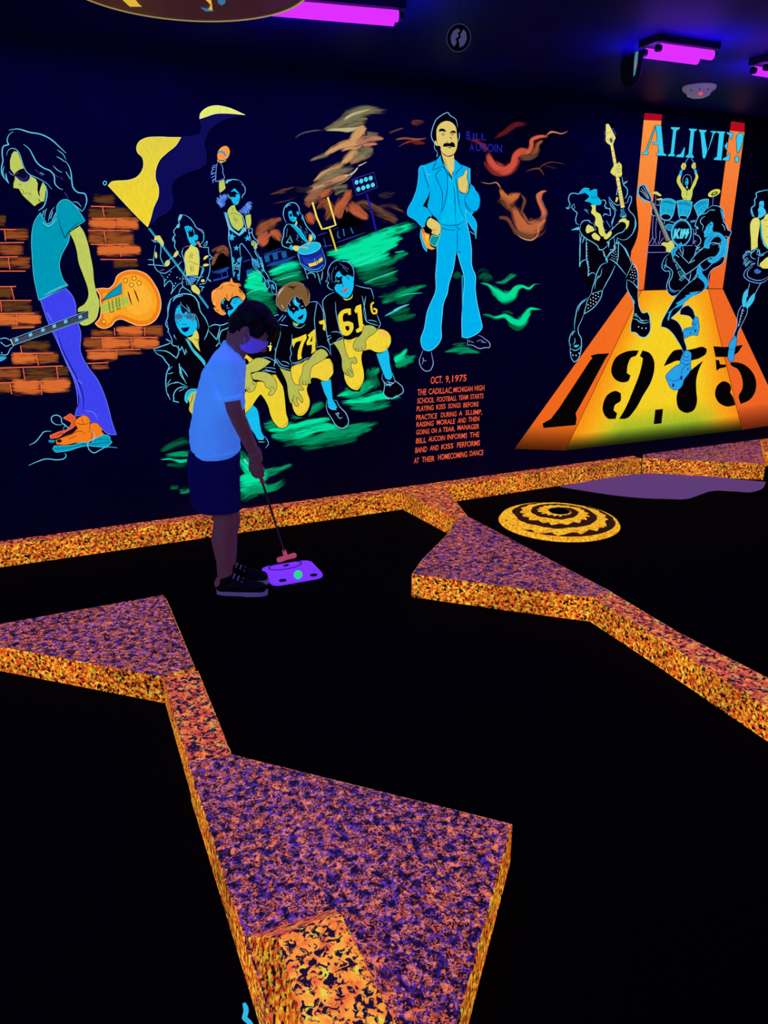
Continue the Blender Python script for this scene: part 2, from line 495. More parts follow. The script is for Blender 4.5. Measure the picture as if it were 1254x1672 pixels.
# ============================================================ MURAL: football scene background
thing('painted_grass_field', 'painted bright green brushy grass field under the kneeling players', 'mural painting', (580, 480), 0)
part('grass_strokes')
GR = (5, 228, 160); GD = (5, 150, 100); GX = (5, 95, 62)
for a in [(5, GR, "640,705 760,680 950,610 1254,495 1420,440", [40, 70, 90, 80, 60], 1.0), (5, GR, "690,745 900,690 1100,620 1300,560", [40, 110, 110, 60], 1.0),
          (5, GR, "800,770 1000,720 1254,610", [60, 90, 60], .95), (5, GR, "820,810 1000,770 1200,720", [40, 90, 60], .85),
          (5, GD, "880,850 1020,820 1254,740", [50, 90, 70], .85), (5, GX, "900,900 1050,890 1254,830", [60, 120, 80], .75),
          (5, GD, "960,960 1100,910 1254,850", [20, 40, 30], .8), (5, GX, "1000,950 1120,930 1254,900", [60, 110, 80], .6),
          (5, GD, "1110,1120 1200,1080 1330,1020", [40, 60, 40], .85), (5, GX, "1080,1060 1200,1060 1330,990", [50, 80, 60], .6),
          (5, (0, 170, 150), "1150,1230 1200,1210 1330,1130", [10, 18, 10], 1.0),
          (5, GR, "140,870 260,830 430,790", [50, 80, 60], 1.0), (5, GD, "170,920 300,895 440,860", [50, 90, 60], .85),
          (5, GX, "200,960 330,940 470,900", [40, 90, 60], .7), (5, GR, "-40,900 30,900 100,900", [100, 130, 80], .95),
          (5, GR, "-60,960 40,980 150,1000", [100, 130, 60], .95), (5, GD, "-50,1060 80,1060 200,1060", [80, 120, 50], .8),
          (5, GX, "60,1130 140,1140 230,1130", [80, 110, 50], .75), (5, GX, "90,1180 170,1190 230,1200", [60, 90, 50], .6)]:
    B(*a)
for a in [(6, GR, "600,1190 760,1150 930,1070", [30, 75, 50], .95), (6, GR, "630,1240 800,1230 980,1180 1130,1205", [30, 70, 75, 20], .9),
          (6, GD, "660,1150 800,1120 930,1060", [60, 100, 60], .7), (6, GD, "700,1290 900,1270 1050,1240", [40, 80, 50], .6),
          (6, GD, "220,1370 380,1310 500,1240", [40, 80, 50], .8), (6, GR, "90,1480 250,1440 420,1400 560,1375", [20, 60, 60, 30], .95),
          (6, GR, "60,1520 300,1500 520,1440 640,1455", [40, 70, 70, 30], .85), (6, GD, "450,1520 650,1470 960,1400", [60, 80, 20], .85),
          (6, GD, "150,1590 400,1545 700,1500 900,1450", [40, 90, 80, 30], .75), (6, GX, "300,1620 550,1570 780,1530", [40, 80, 50], .6),
          (6, GR, "1060,880 1120,860 1180,800", [50, 60, 20], .75), (6, GD, "1080,950 1150,900 1240,890", [40, 90, 50], .8),
          (6, GD, "860,1000 910,990 950,950", [40, 70, 40], .8), (6, GX, "850,960 900,1050 930,1130", [70, 90, 60], .7),
          (6, GX, "1000,410 1120,360 1254,300", [30, 60, 60], .8), (6, GX, "1040,560 1130,550 1254,510", [30, 60, 50], .75),
          (6, GX, "1020,540 1100,500 1200,440", [20, 60, 20], .5)]:
    B(*a)
for a in [(7, GX, "150,1290 240,1240 370,1190", [30, 60, 60], .75), (7, GR, "150,1350 220,1345 290,1360 380,1355", [8, 14, 30, 30], .9), (7, GD, "180,1320 300,1310 390,1310", [20, 50, 50], .7),
          (7, GX, "190,1390 300,1390 390,1380", [20, 40, 40], .7), (7, GX, "220,1560 250,1560 290,1560", 40, .5), (7, GD, "290,1590 330,1585 390,1570", 50, .6),
          (7, GR, "740,1320 790,1380 830,1440", [60, 90, 90], .9), (7, GR, "740,1520 820,1500 900,1480 960,1430", [60, 110, 110, 60], 1.0),
          (7, GR, "740,1580 830,1560 960,1530", [60, 80, 40], .85), (7, GD, "740,1640 830,1590 1000,1560 1120,1490", [80, 90, 60, 30], .85),
          (7, GD, "920,1460 1000,1440 1150,1380", [60, 60, 30], .8), (7, GD, "930,1100 1010,1080 1060,1050", [50, 80, 40], .8),
          (7, GR, "960,1130 1060,1120 1170,1080", [20, 50, 50], .9), (7, GD, "1000,1170 1080,1170 1170,1130", [40, 80, 80], .8), (7, GX, "740,1290 770,1310 790,1350", 60, .8)]:
    B(*a)
for a in [(9, GD, "-60,790 40,750 160,700 300,660", [40, 60, 60, 20], .85), (9, GX, "-40,840 60,810 200,720", [40, 80, 40], .7), (9, GR, "-30,790 100,755 270,740", [8, 12, 5], 1.0),
          (9, GD, "-50,400 30,350 110,330", [40, 80, 40], .75), (9, GR, "-40,330 20,320 70,310", [8, 16, 8], .9), (9, GX, "-40,110 20,90 90,70", [30, 50, 20], .6),
          (9, GX, "-40,1000 40,950 130,900", [40, 70, 30], .6), (9, GR, "-40,1440 20,1420 90,1440", [60, 90, 50], .85), (9, GD, "-20,1480 60,1440 200,1390", [60, 90, 30], .8),
          (9, GD, "470,1350 640,1320 850,1350", [20, 90, 20], .8), (9, GX, "550,1280 620,1270 700,1260", 40, .5), (9, GX, "810,600 870,540 940,580", [40, 110, 40], .55),
          (9, GX, "570,540 600,560 640,540", 80, .5)]:
    B(*a)
part('yard_lines')
S(5, (60, 235, 190), 1.3, "900,810 1000,770 1110,730", "960,950 1100,900 1254,845", "150,860 220,835 290,815", "220,935 300,905 400,880", "860,780 960,740 1090,680", "1140,1235 1190,1205 1254,1180")
S(4, (60, 235, 190), 1.3, "1080,880 1140,850 1250,820", "1100,720 1180,690")
S(6, (90, 200, 230), 1.6, "1000,530 1090,480 1195,435")
S(9, (110, 190, 230), 2.0, "-50,920 30,885 112,858")

thing('painted_night_smoke', 'painted brown and orange smoke cloud rising over the dark rooftops', 'mural painting', (560, 290), 1)
part('smoke_strokes')
BR = (150, 82, 52); BD = (105, 68, 52); BO = (185, 92, 58)
SK = (205, 152, 100); SG = (120, 112, 84)
for a in [(17, SG, "300,265 420,220 560,130 700,75 960,70", [20, 60, 110, 90, 30], .8), (17, SG, "400,240 520,190 640,170 760,150", [40, 100, 120, 60], .75),
          (17, (190, 180, 130), "320,268 450,262 560,262 700,230", [14, 26, 40, 20], .9), (17, (190, 180, 130), "500,170 570,120 650,90 800,50", [16, 28, 22, 6], .85),
          (17, (80, 70, 90), "0,355 80,300 180,275 320,262", [14, 16, 14, 8], .7), (17, SG, "160,585 220,555 310,525 370,500", [10, 26, 36, 30], .85),
          (17, SK, "310,520 400,470 480,430 590,400 680,380", [26, 50, 62, 70, 60], 1.1), (17, SK, "590,400 640,330 690,270 740,230", [60, 80, 80, 36], 1.05),
          (17, (180, 120, 90), "620,400 720,370 820,350 920,350", [60, 66, 60, 20], .9), (17, (225, 130, 105), "700,430 780,410 860,405", [20, 26, 14], 1.0), (17, SK, "480,480 560,450 640,450 720,420", [20, 30, 30, 16], .95),
          (17, SK, "470,620 540,560 600,510 660,470", [30, 60, 70, 40], 1.0), (17, SG, "600,560 700,510 760,480 820,470", [60, 90, 90, 50], .85), (17, (170, 125, 85), "560,600 640,570 740,520", [30, 50, 30], .8),
          (17, SK, "200,800 300,720 400,660 520,600", [30, 60, 60, 40], .85), (17, SG, "240,800 330,740 430,700 620,640", [50, 90, 110, 60], .7), (17, (150, 110, 85), "120,910 260,850 400,790 560,740", [30, 100, 110, 40], .9),
          (17, SK, "150,900 240,850 330,830", [12, 26, 20], .85), (17, (190, 130, 95), "380,790 470,760 560,730", [40, 60, 30], .9), (17, (215, 200, 180), "500,740 590,715 640,670 660,640", [6, 16, 14, 6], .9), (17, (225, 215, 200), "655,635 700,615 750,590", [10, 10, 5], .9),
          (17, (150, 100, 75), "100,990 220,930 340,880", [40, 110, 60], .8), (17, BO, "260,950 340,910 400,860", [30, 60, 30], .9), (17, SG, "400,900 470,870 560,850", [60, 90, 50], .6), (17, (60, 50, 50), "850,940 950,930 1050,910", [20, 60, 20], .5),
          (17, (45, 30, 50), "0,870 100,880 200,850", 60, .5), (17, (110, 100, 90), "740,300 800,310 870,300", [40, 40, 12], .6),
          (5, BR, "560,330 620,260 680,330 640,420", [50, 90, 90, 40], .65), (5, BO, "480,350 510,400 545,445", [60, 90, 50], .85), (5, BR, "470,300 500,260 560,250", 60, .6),
          (5, BO, "720,400 760,300 830,200 850,150", [40, 100, 80, 30], .85), (5, BR, "740,400 780,350 820,300", [60, 90, 70], .8), (5, BO, "830,270 890,330 960,380 1010,400", [80, 110, 80, 20], .8),
          (5, BD, "880,280 960,270 1080,330 1250,410", [30, 80, 80, 40], .6), (5, BD, "1060,360 1150,380 1254,430", [40, 90, 60], .55), (5, BD, "1080,300 1200,300 1330,350", [20, 50, 20], .45),
          (5, BO, "80,640 110,570 160,520", [50, 110, 70], .85), (5, BO, "160,510 200,540 250,600", [50, 100, 60], .8), (5, BR, "40,540 120,470 220,420", [60, 110, 70], .7), (5, BR, "160,460 210,420 260,400", 60, .55),
          (5, BD, "150,200 260,170 420,120", [10, 40, 10], .4), (5, BD, "180,280 260,260 400,220", [8, 20, 8], .4)]:
    B(*a)
for a in [(4, BR, "735,590 760,520 800,440", [30, 60, 50], .85), (4, BR, "780,460 840,420 910,500", [60, 80, 30], .8), (4, BD, "720,450 790,410 880,400", 40, .5),
          (4, BR, "1180,240 1220,260 1254,300", 70, .6), (4, BO, "1200,300 1240,340 1280,380", 90, .8)]:
    B(*a)
for a in [(8, BR, "-30,365 60,350 180,365 300,345", [16, 25, 30, 10], .9), (8, (120, 40, 40), "60,420 130,380 190,390 280,400", [10, 40, 60, 20], .7), (8, (110, 55, 45), "130,190 190,190 280,180", [40, 70, 20], .6), (8, BD, "-100,300 0,260 60,240", 20, .4), (8, (160, 70, 60), "0,440 80,395 180,372", [5, 12, 5], .8)]:
    B(*a)
part('rooftop')
P(5, BLKB, "745,420 775,400 790,345 802,315 812,345 850,355 900,400 990,440 740,500", smooth=False)
part('rooftop')
P(5, BLKB, "140,640 150,590 170,545 200,580 240,600 260,650 120,700", smooth=False)
part('rooftop')
P(4, BLKB, "735,600 790,490 835,455 870,480 915,520 915,590 740,650", smooth=False)
part('smoke_highlights')
S(5, (215, 180, 130), .8, "740,110 820,70 880,5", "560,150 640,90 700,75")

thing('painted_grandstand', 'painted dark blue grandstand at the far edge of the green field', 'mural painting', (460, 420), 2.5)
part('stand_section')
P(5, (4, 4, 30), "100,712 380,640 400,740 130,820", smooth=False)
part('stand_section')
P(5, (3, 3, 22), "560,545 940,415 980,520 620,660", smooth=False)
S(5, (45, 70, 175), 1.2, "700,495 820,452 935,415", "730,605 850,565 975,520", "565,547 600,535 650,520", "610,640 690,630", "100,710 180,680 255,655", "620,570 640,650")
S(5, (25, 70, 150), 3.0, "130,808 250,770 380,722", "110,720 180,700 270,675")
B(5, (20, 75, 160), "140,800 250,775 370,735", 40, .8)
B(4, (30, 80, 170), "730,660 820,630 910,590", [30, 70, 40], .8)
B(4, (30, 80, 170), "735,740 820,720 900,690", 25, .7)
S(4, (50, 80, 190), 1.1, "725,650 810,610 905,575", "740,745 820,725 900,700", "820,650 835,715 890,700 880,640 820,650", "1050,550 1120,525")
B(4, (30, 90, 170), "1080,665 1110,650 1150,640", 40, .9)
for x, y in [(110, 725), (180, 705), (255, 690)]:
    P(5, (25, 90, 165), [(x, y), (x + 42, y - 14), (x + 52, y + 40), (x + 14, y + 52)], smooth=False)
S(5, (40, 110, 190), 1.8, "740,505 745,560 762,570", "785,485 795,550", "850,480 870,530", "770,490 800,480")

thing('painted_goalpost', 'painted yellow fork-shaped goalpost standing on the green field', 'mural painting', (530, 370), 3)
part('post')
S(5, (232, 205, 60), 2.6, "670,490 700,585 728,680", taper=False)
part('crossbar_and_uprights')
S(5, (250, 228, 95), 2.8, "523,262 560,390 605,492 650,482 722,457 690,340 653,218", taper=False, smooth=False)

thing('painted_floodlight', 'painted stadium floodlight with eight pale blue lamps on a blue pole', 'mural painting', (595, 300), 3)
part('pole')
S(5, (28, 22, 150), 3.2, "985,190 1030,350 1068,515", taper=False)
part('lamp_board')
P(5, (10, 6, 48), "862,70 1047,5 1080,135 900,205", smooth=False, o=(58, 42, 175), ow=1.3)
for x, y in [(900, 92), (940, 82), (980, 68), (1020, 57), (915, 152), (957, 140), (997, 127), (1038, 115)]:
    part('lamp')
    P(5, (75, 215, 240), circ(x, y, 17, 20, 10))
# ============================================================ MURAL: band figures and kneeling players
thing('painted_flag_bearer', 'painted musician sticking out his tongue and waving a large yellow flag', 'mural painting', (310, 430), 3)
part('flag', 'large waving yellow flag')
P(3, (14, 12, 86), "410,275 500,262 600,240 615,180 598,95 680,40 860,20 1060,45 960,68 830,110 740,170 690,235 662,300 655,350 675,450 665,550 600,600 500,630 420,670 340,730 318,830 335,930 305,1020 180,1100 90,1190 110,1060 150,950 180,880 150,700 170,580 240,480 340,390")
P(0, (226, 236, 110), "326,194 327,186 336,177 350,172.5 370,175 400,187.5 385,186 370,185 350,186 338,190", o=(250, 252, 190), ow=.7)
P(1, (226, 208, 70), "738,515 760,490 800,482 870,478 930,458 965,420 980,370 970,320 940,290 932,260 945,220 980,195 1080,182 1160,185 1235,185 1200,240 1140,290 1090,340 1065,400 1062,470 1080,520 1080,590 1050,660 1025,750 1008,797 960,750", grad=(243, 212, 42), o=(246, 240, 130), ow=.8)
part('flagpole')
S(4, (10, 140, 178), 3.3, "85,205 300,485 515,775", "590,880 640,945 690,1020", taper=False)
S(4, (100, 210, 235), .8, "78,208 290,488 510,780", "583,885 688,1024", taper=False)
S(1, CY, 1.5, circ(716, 497, 11, 13), closed=True)
part('hand')
P(4, (215, 215, 110), "140,300 150,285 195,280 212,310 232,345 235,370 225,392 205,370 190,345 160,330 135,328")
part('hand')
P(4, (215, 215, 110), "515,795 545,780 585,815 605,850 603,878 585,882 560,870 530,850 516,825")
part('torso')
P(4, (222, 214, 100), "510,370 555,395 580,410 590,470 600,520 598,600 585,690 500,685 465,690 455,600 445,520 455,450 490,410")
S(4, (90, 80, 30), .7, "470,545 520,550 560,570 600,575", "505,455 520,500 540,520", "520,460 535,490", "510,480 500,515", "510,570 515,620 505,665", "540,575 535,620 540,660", "505,600 520,630")
P(4, (222, 214, 110), circ(155, 480, 12, 34, -4)); P(4, (222, 214, 110), circ(360, 470, 18, 38, 35)); P(4, (222, 214, 110), circ(271, 563, 24, 36, 30))
P(4, (222, 214, 110), "640,530 645,505 670,485 700,485 685,500 655,525"); P(4, (222, 214, 110), "635,595 640,575 670,567 700,575 685,590"); P(4, (222, 214, 130), circ(635, 742, 20, 15))
part('costume')
S(4, CY, 1.2, "120,330 160,345 190,350 205,430 200,500 230,570 240,600", "150,375 135,480 135,580 170,640 250,665 300,630 370,575", "200,670 235,720 240,805 270,760 300,740 325,780 325,830 305,880 340,830 400,770 440,760",
  "75,525 130,530", "75,578 135,578", "140,580 190,585 240,590", "600,390 640,400 690,400 700,470 740,510 700,530", "700,520 708,620 690,700 660,770", "640,375 680,335 668,380 640,385",
  "425,710 430,800 500,850 520,875", "440,400 420,450 440,520 455,610 425,710", "240,600 300,520 340,490", "385,880 410,820 440,800", "590,430 600,520", "605,590 640,620 610,700 560,790", "600,780 660,770", "640,600 620,660 612,700",
  "420,540 380,600 400,640", "110,325 150,350", "440,700 500,690 590,705 640,700", "670,710 720,750 690,740", "600,800 650,810", "620,850 640,800")
P(4, (30, 110, 190), "480,715 520,695 560,705 555,740 520,760 490,745")
dotgrid(4, (130, 205, 240), 6.5, "435,715 490,720 560,705 605,710 600,740 540,760 500,800 460,795", 22, 15)
dots(4, (130, 205, 240), 6, "305,650 290,680 272,705 255,730 245,745 370,708 355,770 342,795 400,720")
P(4, (60, 180, 215), "620,640 650,605 640,640 622,690"); P(4, (40, 120, 180), "695,510 745,505 715,530 698,530")
part('hair')
S(4, CY, 1.3, "440,65 500,100 540,150 570,200 630,230 645,290 630,350 600,370", "435,70 400,65 385,110 390,170 350,210 335,240 350,275 335,300 350,340 345,390 365,430 385,470 410,500", "395,160 390,200", "340,280 325,320 345,350")
P(4, CY, "385,95 400,68 430,65 415,100 400,125 390,130"); P(4, CY, "365,185 392,150 395,190 370,205")
S(4, (150, 110, 200), .9, "560,195 600,225 640,260", "445,400 470,390 500,385", "200,640 240,625")
part('face', 'pale blue painted face with black wing-shaped eye patches')
P(4, CYB, "445,190 480,180 520,195 545,230 550,265 585,278 580,325 555,345 575,365 560,385 540,382 510,365 485,320 470,270")
P(4, BLK, "485,255 495,225 515,240 530,200 540,250 550,275 530,290 528,300 505,292 490,300 492,270")
P(4, BLK, "545,215 552,250 570,240 560,268 548,262"); P(4, BLK, "552,330 585,325 580,350 560,358")
P(4, (205, 125, 110), "568,342 595,338 605,360 620,395 602,400 588,370 570,352")
S(4, (0, 60, 110), .7, "460,195 480,250", "480,190 495,240", "500,190 510,230")

thing('painted_ball_raiser', 'painted musician in feathered costume holding an orange football above his head', 'mural painting', (380, 360), 3)
part('football', 'orange football with a blue stripe')
P(3, (246, 152, 78), "785,505 780,460 800,400 840,368 880,365 908,395 910,450 890,490 860,510 820,515", o=BLK, ow=.8)
S(3, (20, 150, 190), 3.4, "787,440 820,425 850,440 872,480")
S(3, (246, 152, 78), 1.0, "790,445 822,436 845,450 860,480")
part('arm')
P(3, (235, 205, 130), "780,505 800,517 840,522 875,508 868,520 845,530 830,538 800,528 785,520")
P(3, LIME, "800,730 855,712 860,760 865,800 845,820 825,835 805,845 800,790")
S(3, LAV, 1.1, "790,520 778,560 770,620 765,730 800,722 845,705 852,700 840,640 838,590 820,550 800,530")
S(3, (95, 150, 245), 1.1, "775,560 735,570", "770,580 725,590", "760,600 728,620 720,650", "765,640 718,660", "760,670 720,690", "765,700 728,720", "750,700 735,745", "722,650 745,640", "740,580 730,610")
part('costume')
fan(3, (95, 155, 250), 1.2, 850, 935, 20, 78, 100, 290, 22)
fan(3, (70, 110, 220), 1.0, 860, 935, 5, 55, 80, 300, 14)
fan(3, (95, 155, 250), 1.2, 1060, 985, 15, 85, -50, 110, 18)
fan(3, (70, 110, 220), 1.0, 1040, 1000, 0, 60, -50, 120, 12)
P(4, CY, "860,40 880,45 900,130 930,200 1005,262 1050,195 1075,200 1060,240 1008,285 940,240 905,215 880,140")
P(4, LIME, "890,20 940,-30 960,-33 975,15 1035,72 1042,115 1050,180 1000,232 950,200 905,110")
S(4, (90, 100, 40), .7, "895,70 940,50 980,60 1030,80", "950,75 965,110 955,130", "960,100 985,110 975,160", "945,110 975,120", "965,130 985,125", "945,0 935,30")
S(4, (120, 200, 250), 1.2, "1040,70 1055,120 1070,180 1085,215", "850,40 880,130 900,200 898,300 915,400 930,450", "900,240 930,330")
P(4, LIME, "1070,75 1125,62 1128,110 1130,150 1115,200 1092,205 1080,160")
S(4, (120, 200, 250), 1.1, "1090,215 1140,205 1142,270 1165,310 1200,345 1190,375 1160,335 1130,330", "1100,210 1110,270 1128,335", "1100,255 1140,250", "1160,430 1185,480 1215,520", "1070,200 1075,240 1060,215")
P(4, LIME, "1130,345 1150,335 1185,370 1190,400 1178,420 1160,415 1150,385 1132,380")
S(4, BLK, .9, "1150,345 1145,380", "1168,355 1160,400")
for x, y, r, ro in [(932, 293, 42, 8), (1092, 308, 36, -5), (978, 408, 33, 5)]: P(4, (40, 190, 235), star(x, y, r, ro), smooth=False)
part('trousers_and_boots')
S(4, CY, 1.2, "920,400 930,500 940,600 950,710", "1022,500 1015,420 1018,370 1035,360 1075,410 1150,520", "1030,500 1015,600 1008,740", "940,560 980,600 1020,570")
S(4, CY, 1.3, star(978, 598, 42, 4), closed=True, smooth=False)
for p in ["930,490 955,515 962,555 940,560 932,530", "985,550 985,525 1015,505 1035,495 1025,540 1005,558", "940,650 968,650 960,690 945,690", "985,680 1010,660 1012,690 990,710", "985,715 1010,710 1005,740", "1130,520 1165,520 1200,570 1190,600 1160,570", "1205,510 1235,500 1245,545 1220,545"]:
    P(4, (45, 165, 215), p)
S(4, CY, 1.0, "1135,525 1150,590 1190,640 1254,700", "1225,545 1254,610")
S(5, CY, 1.2, "0,720 25,790 60,840 90,880 120,930 112,965 140,1005 155,980 145,945 165,935 200,950 215,990 212,1055 190,1040 165,985", "40,680 75,735 100,790 110,840 135,880 150,905 165,935", "0,600 30,650 42,685")
for p in [circ(28, 775, 28, 16, 60), circ(78, 752, 18, 10, 60), circ(145, 935, 18, 14), circ(185, 985, 26, 12, 60), circ(60, 800, 14, 10), circ(95, 845, 16, 8, 60)]: P(5, (40, 140, 200), p)
S(5, CY, .9, "45,760 70,790 60,820 90,810", "80,780 110,850", "185,960 200,1010", "10,740 40,770", "50,740 60,770")
part('hair')
S(3, CY, 1.3, "865,750 880,715 900,725 930,710 980,712 1000,715", "1030,755 1065,790 1062,850 1040,880 1035,905", "885,855 900,880 920,910")
P(3, CY, "868,748 885,715 930,705 935,718 900,725 885,748")
S(3, (120, 100, 210), 1.1, "1000,715 1035,740 1060,780", "1065,800 1068,850")
part('face', 'pale blue painted face with a black star over one eye')
P(3, CYB, "920,838 945,810 960,800 985,825 1005,850 1015,880 1008,920 992,962 970,972 945,952 928,920 918,890 940,888 960,892 975,880 970,862 990,858 975,840 955,828")
P(3, (170, 20, 60), "970,925 995,918 992,930 975,935")
S(3, BLK, 1.0, "985,860 1005,850", "960,845 990,855")

thing('painted_drummer', 'painted musician in a long coat carrying a blue drum beside the goalpost', 'mural painting', (490, 390), 3.5)
part('coat')
P(5, (4, 3, 20), "300,450 345,440 440,400 480,470 545,560 520,600 400,680 470,870 560,1000 640,830 600,700 400,690 320,665 262,635 270,560", o=None)
S(5, CY, 1.4, "345,452 310,450 285,485 275,560 262,600 268,630 320,655 395,662", "440,370 455,430 480,475 520,520 548,560 540,590", "395,690 410,740 440,790 475,885", "330,560 300,610 325,605 340,615", "330,545 345,590 355,610", "480,880 490,868 540,878 548,910", "565,862 578,905 592,962", "610,848 605,900 598,930", "475,890 485,915", "435,755 470,800 480,830")
S(5, (70, 120, 200), 1.0, "410,455 430,480 415,495 445,505", "385,540 405,560 385,575 410,595", "430,595 440,610", "455,510 470,560", "465,480 480,530", "400,530 395,570", "310,485 300,560")
P(5, CYB, "330,450 355,450 490,600 480,612 440,580 395,520")
S(5, BLK, .7, "345,452 400,510 485,605")
part('head')
S(5, CY, 1.3, "300,438 280,395 275,350 290,300 330,268 380,272 408,310 415,350 440,375", "300,310 310,290 340,285", "440,370 435,400 455,420")
P(5, CYB, "318,345 345,332 352,360 360,385 388,388 382,420 360,432 335,415 322,385")
P(5, BLK, "325,365 345,358 350,380 335,390"); P(5, CYB, "390,340 405,345 408,375 392,365")
P(5, LIME, "370,455 385,418 392,425 390,455 378,462")
S(5, BLK, .8, "335,405 362,412")
part('hand')
P(5, (225, 210, 110), "355,655 362,635 385,632 412,645 408,675 385,680 368,672"); P(5, CYB, "325,640 345,622 355,640 355,672 335,668")
part('hand')
P(5, (225, 210, 110), "490,570 500,545 520,555 525,585 505,600"); P(5, CYB, "520,525 548,560 540,585 525,560 505,545")
part('drum', 'blue painted drum with a yellow band')
P(5, (18, 36, 140), "403,700 415,760 430,800 500,848 560,855 610,835 632,800 625,740 605,650 590,620 500,680")
P(5, (30, 60, 180), "440,740 520,745 600,700 612,740 530,785 460,790")
P(5, (238, 215, 50), "485,788 540,775 575,752 608,730 612,760 560,795 500,815")
S(5, (30, 40, 140), 1.2, "545,745 560,790", "570,735 575,790", "545,745 575,765")
S(5, CY, 1.0, "403,700 430,800 500,848 560,855 610,835 632,800 605,660", "430,785 500,830 560,835 620,795", "540,740 545,770")
P(5, (25, 188, 222), circ(497, 655, 100, 46, -16, 22), o=(110, 215, 240), ow=1.0)
S(5, (18, 60, 150), 1.2, "405,705 450,735 520,725 580,680 598,640")
part('drumstick')
S(5, (245, 160, 90), 1.6, "395,638 440,645 490,654", taper=False)
part('drumstick')
S(5, (245, 160, 90), 1.6, "498,535 497,580 490,625", taper=False)

# ---- kneeling figures
def jersey_line(v, *s): S(v, (110, 190, 238), 1.1, *s)
thing('painted_kneeling_man_in_suit', 'painted smiling long-haired man in a wide-collared black suit, left of the boy', 'mural painting', (300, 580), 4)
part('suit')
P(7, BLK, "95,510 235,450 300,90 420,100 520,330 610,330 700,290 700,560 560,900 420,1100 380,1000 290,915 225,900 190,770 215,640 165,560")
S(7, CY, 1.6, "95,512 140,495 190,478 240,460", "95,512 120,545 165,570 185,600 215,645 200,680 190,740 190,790 200,850 225,895", "100,520 200,530 270,580 285,545 285,480", "240,905 290,915 250,905 250,850 280,810 330,800 350,808",
  "300,645 330,680 355,720", "300,650 310,700 345,775", "290,620 300,700", "515,345 560,325 600,330 690,300", "600,335 590,390 575,440 515,372", "690,300 660,350 610,375 600,400 592,440 605,480", "190,435 225,455", "570,490 590,465")
S(7, CY, 1.0, "240,640 210,670 215,650", "205,700 245,690", "240,770 270,760 320,780 360,800", "195,800 215,780 290,765", "225,740 200,780", "300,640 295,690 320,740", "220,890 205,850", "330,810 290,830", "385,1000 395,1030 410,1010")
P(7, (60, 190, 215), "335,430 350,435 400,510 450,560 490,615 488,645 450,595 400,540")
P(7, CYB, "335,870 345,840 370,818 430,815 438,832 400,838 370,865 355,900 350,922 335,900", o=(110, 220, 240), ow=.8)
S(7, (0, 90, 140), .8, "345,860 370,828 430,825")
part('neck')
P(7, (218, 210, 90), "350,425 385,415 405,370 412,355 430,380 440,420 436,460 450,530 420,500 390,460")
S(7, BLK, 1.0, "400,430 430,445 436,430")
part('hand')
P(7, (190, 190, 85), "360,890 385,842 432,832 430,880 425,935 410,960 400,1000 380,995 365,970 370,930")
S(7, BLK, .8, "395,850 385,900 370,930", "415,860 412,910 400,940", "430,870 428,900")
part('hair')
S(7, CY, 1.4, "225,130 205,190 205,260 190,330 210,360 200,385", "200,300 210,380 235,440 240,480 270,490 300,520 310,490 335,555 340,510 350,540", "440,150 450,220 490,280 515,345", "515,350 500,400 480,440", "225,135 205,230")
S(7, CY, 1.8, "225,135 270,105 340,92 395,105 430,150 440,200", "240,150 265,120 320,105")
S(7, (100, 170, 225), .9, "345,170 380,240 420,250", "300,150 310,175 340,200 370,240", "360,190 375,230", "430,290 440,330 435,360", "270,440 250,400 255,430", "400,240 425,270 440,320")
part('face', 'pale blue painted face with silver eye patches')
P(7, CYB, "260,240 275,190 300,165 305,215 320,245 345,225 365,250 400,260 420,290 425,350 400,390 350,417 310,392 280,350 262,300")
P(7, (60, 130, 165), "255,250 300,240 320,255 360,240 410,255 420,300 400,285 395,310 375,285 350,285 340,270 320,262 310,290 290,275 275,300 262,275")
S(7, (0, 50, 110), 1.0, "262,262 280,255 305,268 285,275 262,270", "340,265 365,258 390,268 370,275 345,270", "310,205 330,205 330,260", "300,300 290,285", "310,320 335,325 350,315", "270,300 285,320", "300,170 270,200", "370,225 380,250")
P(7, (10, 10, 60), "303,350 335,347 370,342 352,375 330,383 312,368")

thing('painted_kneeling_orange_haired_player', 'painted kneeling football player with orange hair, half hidden behind the boy', 'mural painting', (420, 620), 4)
part('jersey')
P(7, BLK, "690,300 800,260 1000,330 1060,420 1060,600 1080,720 900,700 780,640 700,700")
jersey_line(7, "900,578 960,575 1005,595 1040,630", "930,650 1000,655 1040,670 1070,720", "920,675 990,680", "940,665 1030,690", "1015,500 1030,560 1040,600", "1060,360 1062,440 1030,560 1020,620", "1010,640 1020,570")
P(7, (238, 205, 50), "757,560 790,550 825,570 855,600 850,625 822,625 812,595 790,580 770,585")
P(7, (250, 240, 110), "978,480 984,478 988,490 982,525 975,528 974,495"); S(7, (250, 235, 120), 1.3, "960,490 995,490", "985,437 984,475")
part('trousers')
P(7, (238, 210, 52), "785,850 850,770 900,755 950,760 990,710 1020,700 1055,735 1080,800 1095,900 1105,1000 1120,1060 1110,1095 1080,1112 1050,1108 1010,1070 980,1010 965,950 935,890 908,855 880,890 840,950 790,1005", o=BLK, ow=1.2)
S(7, (160, 130, 20), .8, "1060,1100 1095,1085 1112,1050", "985,700 1030,720 1060,760", "850,770 880,775")
part('arm')
P(7, (190, 190, 85), "785,640 830,610 870,580 900,575 945,585 988,605 950,640 880,680 835,690 840,720 850,748 875,762 870,800 850,830 830,838 810,835 795,815 750,840 740,700", o=BLK, ow=.8)
part('arm')
P(7, (190, 190, 85), "832,700 870,685 920,682 970,695 1015,735 1032,790 1020,830 990,862 965,860 975,835 990,825 970,810 950,800 930,760 895,748 850,742", o=BLK, ow=.8)
